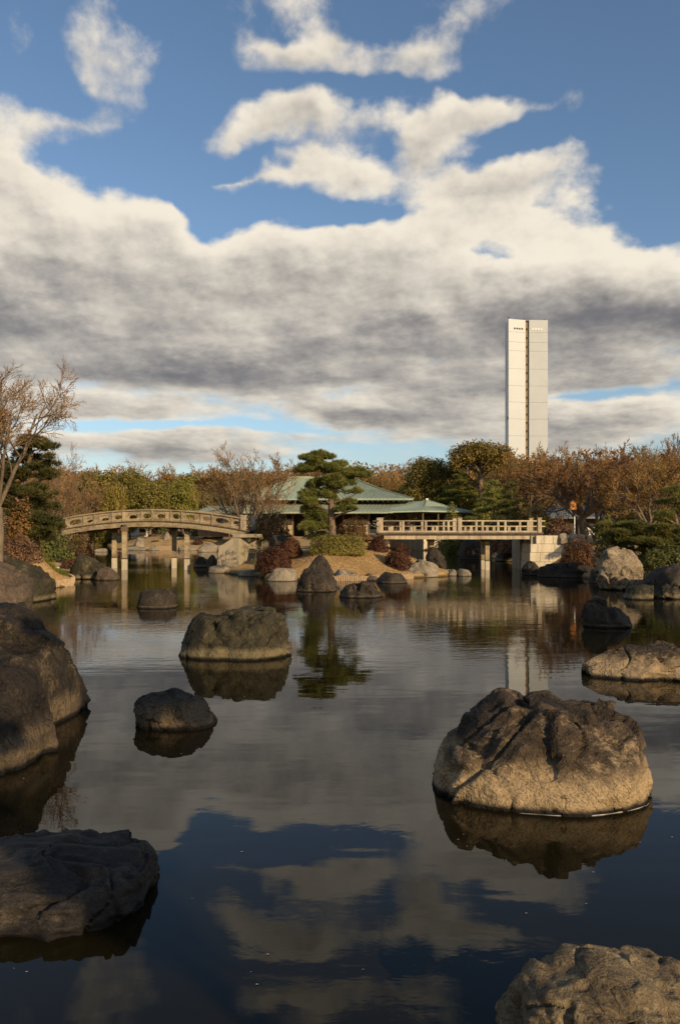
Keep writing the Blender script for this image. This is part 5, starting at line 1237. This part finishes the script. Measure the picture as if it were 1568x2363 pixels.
# the far belt of woods: leafless and evergreen trees that cannot be told apart
fb = [bare_meshes(301 + i, 9.0, .2, fork=.22, spread=.85, limbs=7, order=3, kids=(7, 7, 8), up=.16, twig_w=.04) for i in range(3)]
rg = random.Random(77)
for i in range(46):
    qx = -40 + 1680 * (i + rg.random() * .8) / 46; d = rg.uniform(138, 185)
    top = 1070 + 6 * math.sin(qx * .011) + rg.uniform(-7, 16)
    if qx > 1180: top -= 28
    if 850 < qx < 940: top += 12
    x = X(qx, d); z0 = gz(x, d); me_ = fb[i % 3]; H = Z(top, d) - z0; s = H / 9.4
    plant('far_bare_tree', 'russet leafless tree in the far belt of woods', 'tree', (('trunk', me_[0], M['bark']), ('crown', me_[1], M['twig_far'])), (x, d, z0 - .1), rg.uniform(0, 6.28), (s * 1.1, s * 1.1, s), group='leafless trees of the far woods')
for i in range(30):
    qx = 180 + 1420 * (i + rg.random() * .9) / 30; d = rg.uniform(124, 150); top = 1088 + rg.uniform(-22, 20)
    if qx > 1180: top -= 22
    x = X(qx, d); z0 = gz(x, d); s = rg.uniform(1.1, 1.5); H = Z(top, d) - z0
    plant('far_evergreen_tree', 'dull green evergreen in the far belt of woods', 'tree', em(e3, 'ever_dark' if i % 2 else 'ever'), (x, d, z0 - .1), rg.uniform(0, 6.28), (s, s, H / 7.4), group='evergreens of the far woods')
# undergrowth closing the woods below the crowns
def undergrowth():
    rg = np.random.default_rng(9); n = 85000
    qx = rg.uniform(-60, 1630, n); d = rg.uniform(138, 185, n); x = (qx - CX) * d / F
    hh = 11.0 + 1.4 * vnoise(np.stack([x * .16, d * .1, 0 * x], -1), 4) + 2.5 * sst(1150, 1230, qx) - 3.0 * sst(190, 260, qx) * (1 - sst(440, 500, qx))
    z = ground(x, d) + rg.uniform(0, 1, n) ** 0.8 * hh
    V, Fc = leaf_quads(np.stack([x, d, z], -1), np.tile([0, -.6, .5], (n, 1)), .32, rg)
    tag(link('woodland_undergrowth', mesh_np('woodland_undergrowth', V, Fc), None, M['twig_far']), 'brown undergrowth closing the far woods', kind='stuff')
undergrowth()
# middle-distance russet trees behind the right garden
for i, (qx, top, d, rz) in enumerate(((1215, 1036, 92, .4), (1290, 1032, 96, 2.0), (1420, 1040, 90, 3.6), (1500, 1040, 84, 5.0), (1575, 1012, 76, 1.2), (1180, 1046, 98, 2.9))):
    place_bare('%s russet bare tree from the tower towards the right edge, behind the garden' % ['second', 'third', 'fourth', 'fifth', 'sixth', 'first'][i], (me4, me5)[i % 2], 'bark', 'twig', qx, 70, top, d, rz, 'russet trees behind the right garden')
place_bare('pale bare tree behind the right slope of the tea house roof', fb[1], 'bark_pale', 'twig_tan', 893, 40, 1072, 132, .6)
place_bare('russet bare tree rising behind the ridge of the tea house', fb[2], 'bark', 'twig', 668, 75, 1058, 126, .2)
place_bare('russet bare tree low behind the leaning one on the left', me3, 'bark', 'twig_tan', 95, 90, 1060, 70, 4.4)

# ------------------------------------------------------------------ shrubs
def bush(name, label, cat, qx0, qx1, qt, qb, d, mat, leaf, per, seed, depth=None, stems=True, boxy=0.0, lump=.16, group=None, zb=None):
    x = X((qx0 + qx1) / 2, d); rx = (qx1 - qx0) / 2 * d / F; z0 = Z(qb, d) if zb is None else zb; h = Z(qt, d) - z0; ry = depth or rx * .85
    me = bush_mesh(seed, rx, ry, h, leaf, per, lump, boxy=boxy)
    parts = [('foliage', me, M[mat])]
    if stems: parts.append(('stems', stems_mesh(seed, 14, rx * .8, h * .9), M['wood_dark']))
    return plant(name, label, cat, parts, (x, d, z0), 0, 1.0, group)
bush('azalea_bush', 'large round dark red bush at the front left of the straw mound', 'bush', 588, 675, 1262, 1318, 44.2, 'azalea', .045, 2600, 1, lump=.17)
bush('azalea_bush', 'dark red bush above and behind the large round one', 'bush', 638, 700, 1238, 1284, 46.6, 'azalea', .045, 2600, 2, lump=.12)
bush('clipped_hedge', 'long clipped yellow-green hedge on top of the straw mound', 'hedge', 707, 849, 1230, 1279, 45.6, 'hedge', .045, 2600, 3, depth=.85, boxy=.65, lump=.06)
bush('azalea_bush', 'dark red bush right behind the end of the clipped hedge', 'bush', 846, 896, 1237, 1284, 47.2, 'azalea', .045, 2600, 4)
bush('azalea_bush', 'low dark red bush at the right foot of the straw mound', 'bush', 886, 952, 1259, 1316, 45.0, 'azalea', .045, 2600, 5, lump=.22)
bush('autumn_bush', 'orange and green leafy bush at the right end of the arched bridge', 'bush', 577, 672, 1188, 1250, 51.5, 'orange_leaf', .07, 900, 6, lump=.3)
bush('dark_bush', 'dull leafy bush between the pine trunk and the flat bridge', 'bush', 772, 856, 1203, 1248, 50.0, 'orange_leaf', .06, 900, 7, lump=.3)
bush('dark_bush', 'low green bush around the foot of the island pine', 'bush', 700, 772, 1210, 1245, 48.5, 'ever_dark', .06, 1000, 8, lump=.3)
bush('azalea_bush', 'dark red bush hanging over the ashlar pier', 'bush', 1288, 1382, 1248, 1306, 45.6, 'azalea', .05, 1600, 9, lump=.2)
bush('dark_bush', 'brown leafy bush left of the bare tree trunk by the pier', 'bush', 1250, 1325, 1196, 1240, 54.0, 'brush', .07, 800, 10, lump=.3)
bush('dark_bush', 'dark bush behind the big pale round boulder', 'bush', 1375, 1470, 1232, 1300, 41.5, 'ever_dark', .07, 900, 11, lump=.25)
bush('dark_bush', 'dark bush in shade at the right edge above the flat-topped rock', 'bush', 1470, 1620, 1250, 1318, 37.5, 'ever_dark', .07, 900, 12, lump=.25)
bush('dark_bush', 'dark bush right of the bare tree trunk below the hut', 'bush', 1362, 1420, 1190, 1250, 51, 'ever_dark', .08, 700, 13, lump=.3)
bush('dry_brush', 'brown leafless brush at the left edge above the grey-green rock', 'bush', -30, 92, 1232, 1300, 32.0, 'brush', .045, 1500, 14, lump=.3)
bush('autumn_bush', 'rust coloured leafy bush behind the trunk of the pale bare tree', 'bush', 8, 84, 1155, 1250, 34.5, 'orange_leaf', .06, 1300, 15, lump=.3)
bush('dark_bush', 'bush under the left pine beside the bridge end, coloured dark for shade', 'bush', 70, 160, 1215, 1290, 45, 'pine_dark', .07, 900, 16, lump=.3)  # darker leaf colour stands in for the deep shade under pine and bridge
bush('shore_shrub', 'loose tan shrub hanging over the water under the left bridge end', 'bush', 143, 215, 1232, 1315, 47.5, 'brush', .05, 650, 17, lump=.45)
bush('azalea_bush', 'low red bush on the far lawn between the bridge posts', 'bush', 340, 378, 1247, 1263, 97, 'azalea', .09, 500, 18, group='red bushes on the far lawn')
bush('azalea_bush', 'red bush on the far lawn right of the right bridge post', 'bush', 442, 473, 1242, 1265, 95, 'azalea', .09, 500, 19, group='red bushes on the far lawn')
bush('azalea_bush', 'small red bush on the far lawn left of the right bridge post', 'bush', 406, 427, 1227, 1248, 104, 'azalea', .09, 500, 20, group='red bushes on the far lawn')
bush('azalea_bush', 'tiny red bush on the far lawn above the small pale stone', 'bush', 349, 366, 1236, 1246, 105, 'azalea', .09, 500, 21, group='red bushes on the far lawn')
bush('dark_bush', 'low dark pine bush on the far lawn above the pillar rock', 'bush', 360, 392, 1216, 1232, 106, 'pine_dark', .1, 500, 22)
bush('dark_bush', 'dark bush on the far lawn behind the whitish rock', 'bush', 440, 500, 1212, 1240, 106, 'ever_dark', .12, 400, 23)
bush('dark_bush', 'clipped low hedge behind the right half of the flat bridge', 'hedge', 1125, 1185, 1188, 1212, 62, 'pine', .06, 700, 24, lump=.15)
bush('dark_bush', 'shaded bush under the far side of the flat bridge', 'bush', 1128, 1222, 1228, 1275, 63, 'brush', .08, 500, 25, lump=.3)
for i, (q0, q1, qt, d_) in enumerate(((60, 130, 1195, 62), (170, 260, 1196, 116), (480, 560, 1188, 112), (1000, 1080, 1190, 84), (1080, 1160, 1186, 80), (1160, 1250, 1180, 76), (1400, 1480, 1180, 66), (1470, 1560, 1170, 64), (1540, 1640, 1160, 62))):
    bush('dark_bush', '%s dark bush of the dense planting behind the pond, counted from the left' % ['first', 'second', 'third', 'fourth', 'fifth', 'sixth', 'seventh', 'eighth', 'ninth'][i], 'bush', q0, q1, qt, 1215, d_, 'ever_dark' if i % 2 else 'ever', .11, 420, 40 + i, lump=.3, group='dense planting behind the pond', zb=gz(X((q0 + q1) / 2, d_), d_) - .1)
# sapling before the bridge footing
def sapling():
    d = 46.6; x = X(588, d); z0 = gz(x, d); b = MB(); rg = random.Random(5); C = []
    tops = [(566, 1262), (574, 1246), (588, 1236), (600, 1240), (612, 1250), (580, 1258), (596, 1262), (560, 1278), (606, 1266), (572, 1270), (592, 1298), (584, 1292)]
    p1 = W(590, 1276, d)
    b.tube([(x, d, z0 - .15), ((x + p1.x) / 2 - .03, d, (z0 + p1.z) / 2), p1], [.03, .026, .02], 6, False)
    for q in tops:
        p = W(q[0], q[1], d + rg.uniform(-.3, .3)); s = p1 if q[1] < 1285 else Vector((x, d, z0)); b.tube([s, s.lerp(p, .5) + Vector((0, 0, .05)), p], [.016, .012, .006], 4, False); C.append(np.array(p))
    g = np.random.default_rng(3); V, Fc = clumps(g, C, [np.array([.24, .24, .17])] * len(C), 900, .042)
    plant('sapling', 'thin sapling with pale leaves before the concrete bridge footing', 'tree', (('trunk', b.mesh('trunk', True, (x, d, z0)), M['bark']), ('crown', mesh_np('crown', V - np.array([x, d, z0]), Fc), M['pale_leaf'])), (x, d, z0))
sapling()

# ------------------------------------------------------------------ trees behind and beside the viewpoint: they shade the near rocks
def sunward(px, py, pz, y): t_ = (py - y) / -SUN_DIR.y; return (px + SUN_DIR.x * t_, y, pz + SUN_DIR.z * t_)      # where the sunlight for a point passes the plane of that tree
pads = [(*sunward(-1.72, 6.2, .25, -3.0), .80, .80, .45), (*sunward(-2.95, 11.6, .28, -2.9), .42, .55, .3), (*sunward(-1.95, 11.6, .25, -2.9), .52, .55, .3), (*sunward(-4.3, 12.0, 1.25, -2.9), .85, .2, .3), (*sunward(-4.6, 9.6, .15, -3.0), .5, .35, .3), (6.0, -3.3, 9.6, 1.4, .4, .8), (7.8, -3.4, 10.3, 1.4, .4, .8)]
pine('pine_tree', 'pine on the near bank behind the viewpoint', on(7.6, -4.2), [(7.6, -4.2, gz(7.6, -4.2) - .2), (7.2, -4.1, 3.0), (7.4, -3.9, 5.5), (7.0, -3.7, 10.6)], .12, pads, per=4500, length=.16, width=.035, k=8)
for i, (x, y, s, hz) in enumerate(((17.5, 12.5, .62, .86),)):
    plant('evergreen_tree', 'evergreen on the right bank outside the picture', 'tree', em(e3, 'ever_dark'), on(x, y), i * 1.3, (s, s, hz))

# ------------------------------------------------------------------ grass, foam and floating specks
def blades(name, label, mat, spots, n, h, seed, w=.012, tuft=4):
    rg = np.random.default_rng(seed); P = []
    for (x0, x1, y0, y1, f) in spots:
        k = int(n * f); x = rg.uniform(x0, x1, k); y = rg.uniform(y0, y1, k); s = shore(x, y); ok = s > .12; x, y = x[ok], y[ok]; P.append(np.stack([x, y, ground(x, y) - .01], -1))
    P = np.concatenate(P); P = np.repeat(P, tuft, 0) + rg.normal(size=(len(P) * tuft, 3)) * np.array([.03, .03, 0])
    d = rg.normal(size=P.shape) * .55 + np.array([0, 0, 1.0]); d /= np.linalg.norm(d, axis=1, keepdims=True); L = (h * rg.uniform(.5, 1.3, len(P)))[:, None]
    s = np.cross(d, unit(rg, len(P))); s /= np.maximum(np.linalg.norm(s, axis=1, keepdims=True), 1e-6)
    V = np.stack([P - s * w, P + s * w, P + d * L], 1).reshape(-1, 3)
    tag(link(name, mesh_np(name, V, np.arange(len(V)).reshape(-1, 3)), None, M[mat]), label, kind='stuff')
blades('dry_grass', 'short straw-coloured winter grass on the mound and banks', 'straw', [(-4.5, 5.5, 41.6, 47.5, .6), (-17, -12.8, 30, 44, .4)], 16000, .07, 1)
blades('green_grass', 'fresh green grass tuft on the left bank', 'grass', [(X(92, 39.5), X(150, 39.5), 38.6, 41.5, .5), (X(84, 36), X(104, 36), 35.0, 36.4, .4)], 900, .32, 2, w=.014)
# pale foam line along the foot of the big boulder
def foam(label, key, a0, a1, name='foam_line', w=.012):
    R_, o = RINGS[key]; n, na, _ = R_.shape; pts = []
    for j in range(int(a0 * na), int(a1 * na)):
        col = R_[:, j % na]; i = np.argmax(col[:, 2] > 0.004)
        a, b = col[i - 1], col[i]; f = (0.004 - a[2]) / (b[2] - a[2]); p = a + (b - a) * f; pts.append(p)
    pts = np.array(pts); k = np.ones(9) / 9
    for _ in range(2):
        for c in range(2): pts[4:-4, c] = np.convolve(pts[:, c], k, 'same')[4:-4]
    ctr = np.array(o.location); b = MB(); m = len(pts)
    P = []; rad = []
    for i, p in enumerate(pts):
        dr = p - ctr; dr[2] = 0; dr /= np.linalg.norm(dr); q = p + dr * w * 2.4; P.append((q[0], q[1], .003)); rad.append(w * (0.25 + .75 * math.sin(math.pi * i / (m - 1))) * (.75 + .35 * math.sin(i * .9)))
    b.tube(P, rad, 6); ob = link(name, b.mesh(name, True), None, M['foam']); tag(ob, label, 'foam')
foam('thin white foam line along the foot of the big rounded boulder', 'big rounded brown boulder with a pale foot, right of the middle in open water', .70, .89, w=.007)
def specks():
    rg = np.random.default_rng(21); n = 90; y = rg.uniform(5.0, 17, n); x = rg.uniform(-.42, .42, n) * y; r = rg.uniform(.003, .008, n) * (0.6 + y / 16); ok = shore(x, y) < -.3; x, y, r = x[ok], y[ok], r[ok]
    th = np.linspace(0, 2 * np.pi, 7, endpoint=False); V = np.stack([x[:, None] + r[:, None] * 1.5 * np.cos(th), y[:, None] + r[:, None] * np.sin(th), np.full((len(x), 7), .004)], -1).reshape(-1, 3)
    tag(link('floating_specks', mesh_np('floating_specks', V, np.arange(len(V)).reshape(-1, 7)), None, M['speck']), 'tiny pale specks and petals floating on the dark water', kind='stuff')
specks()
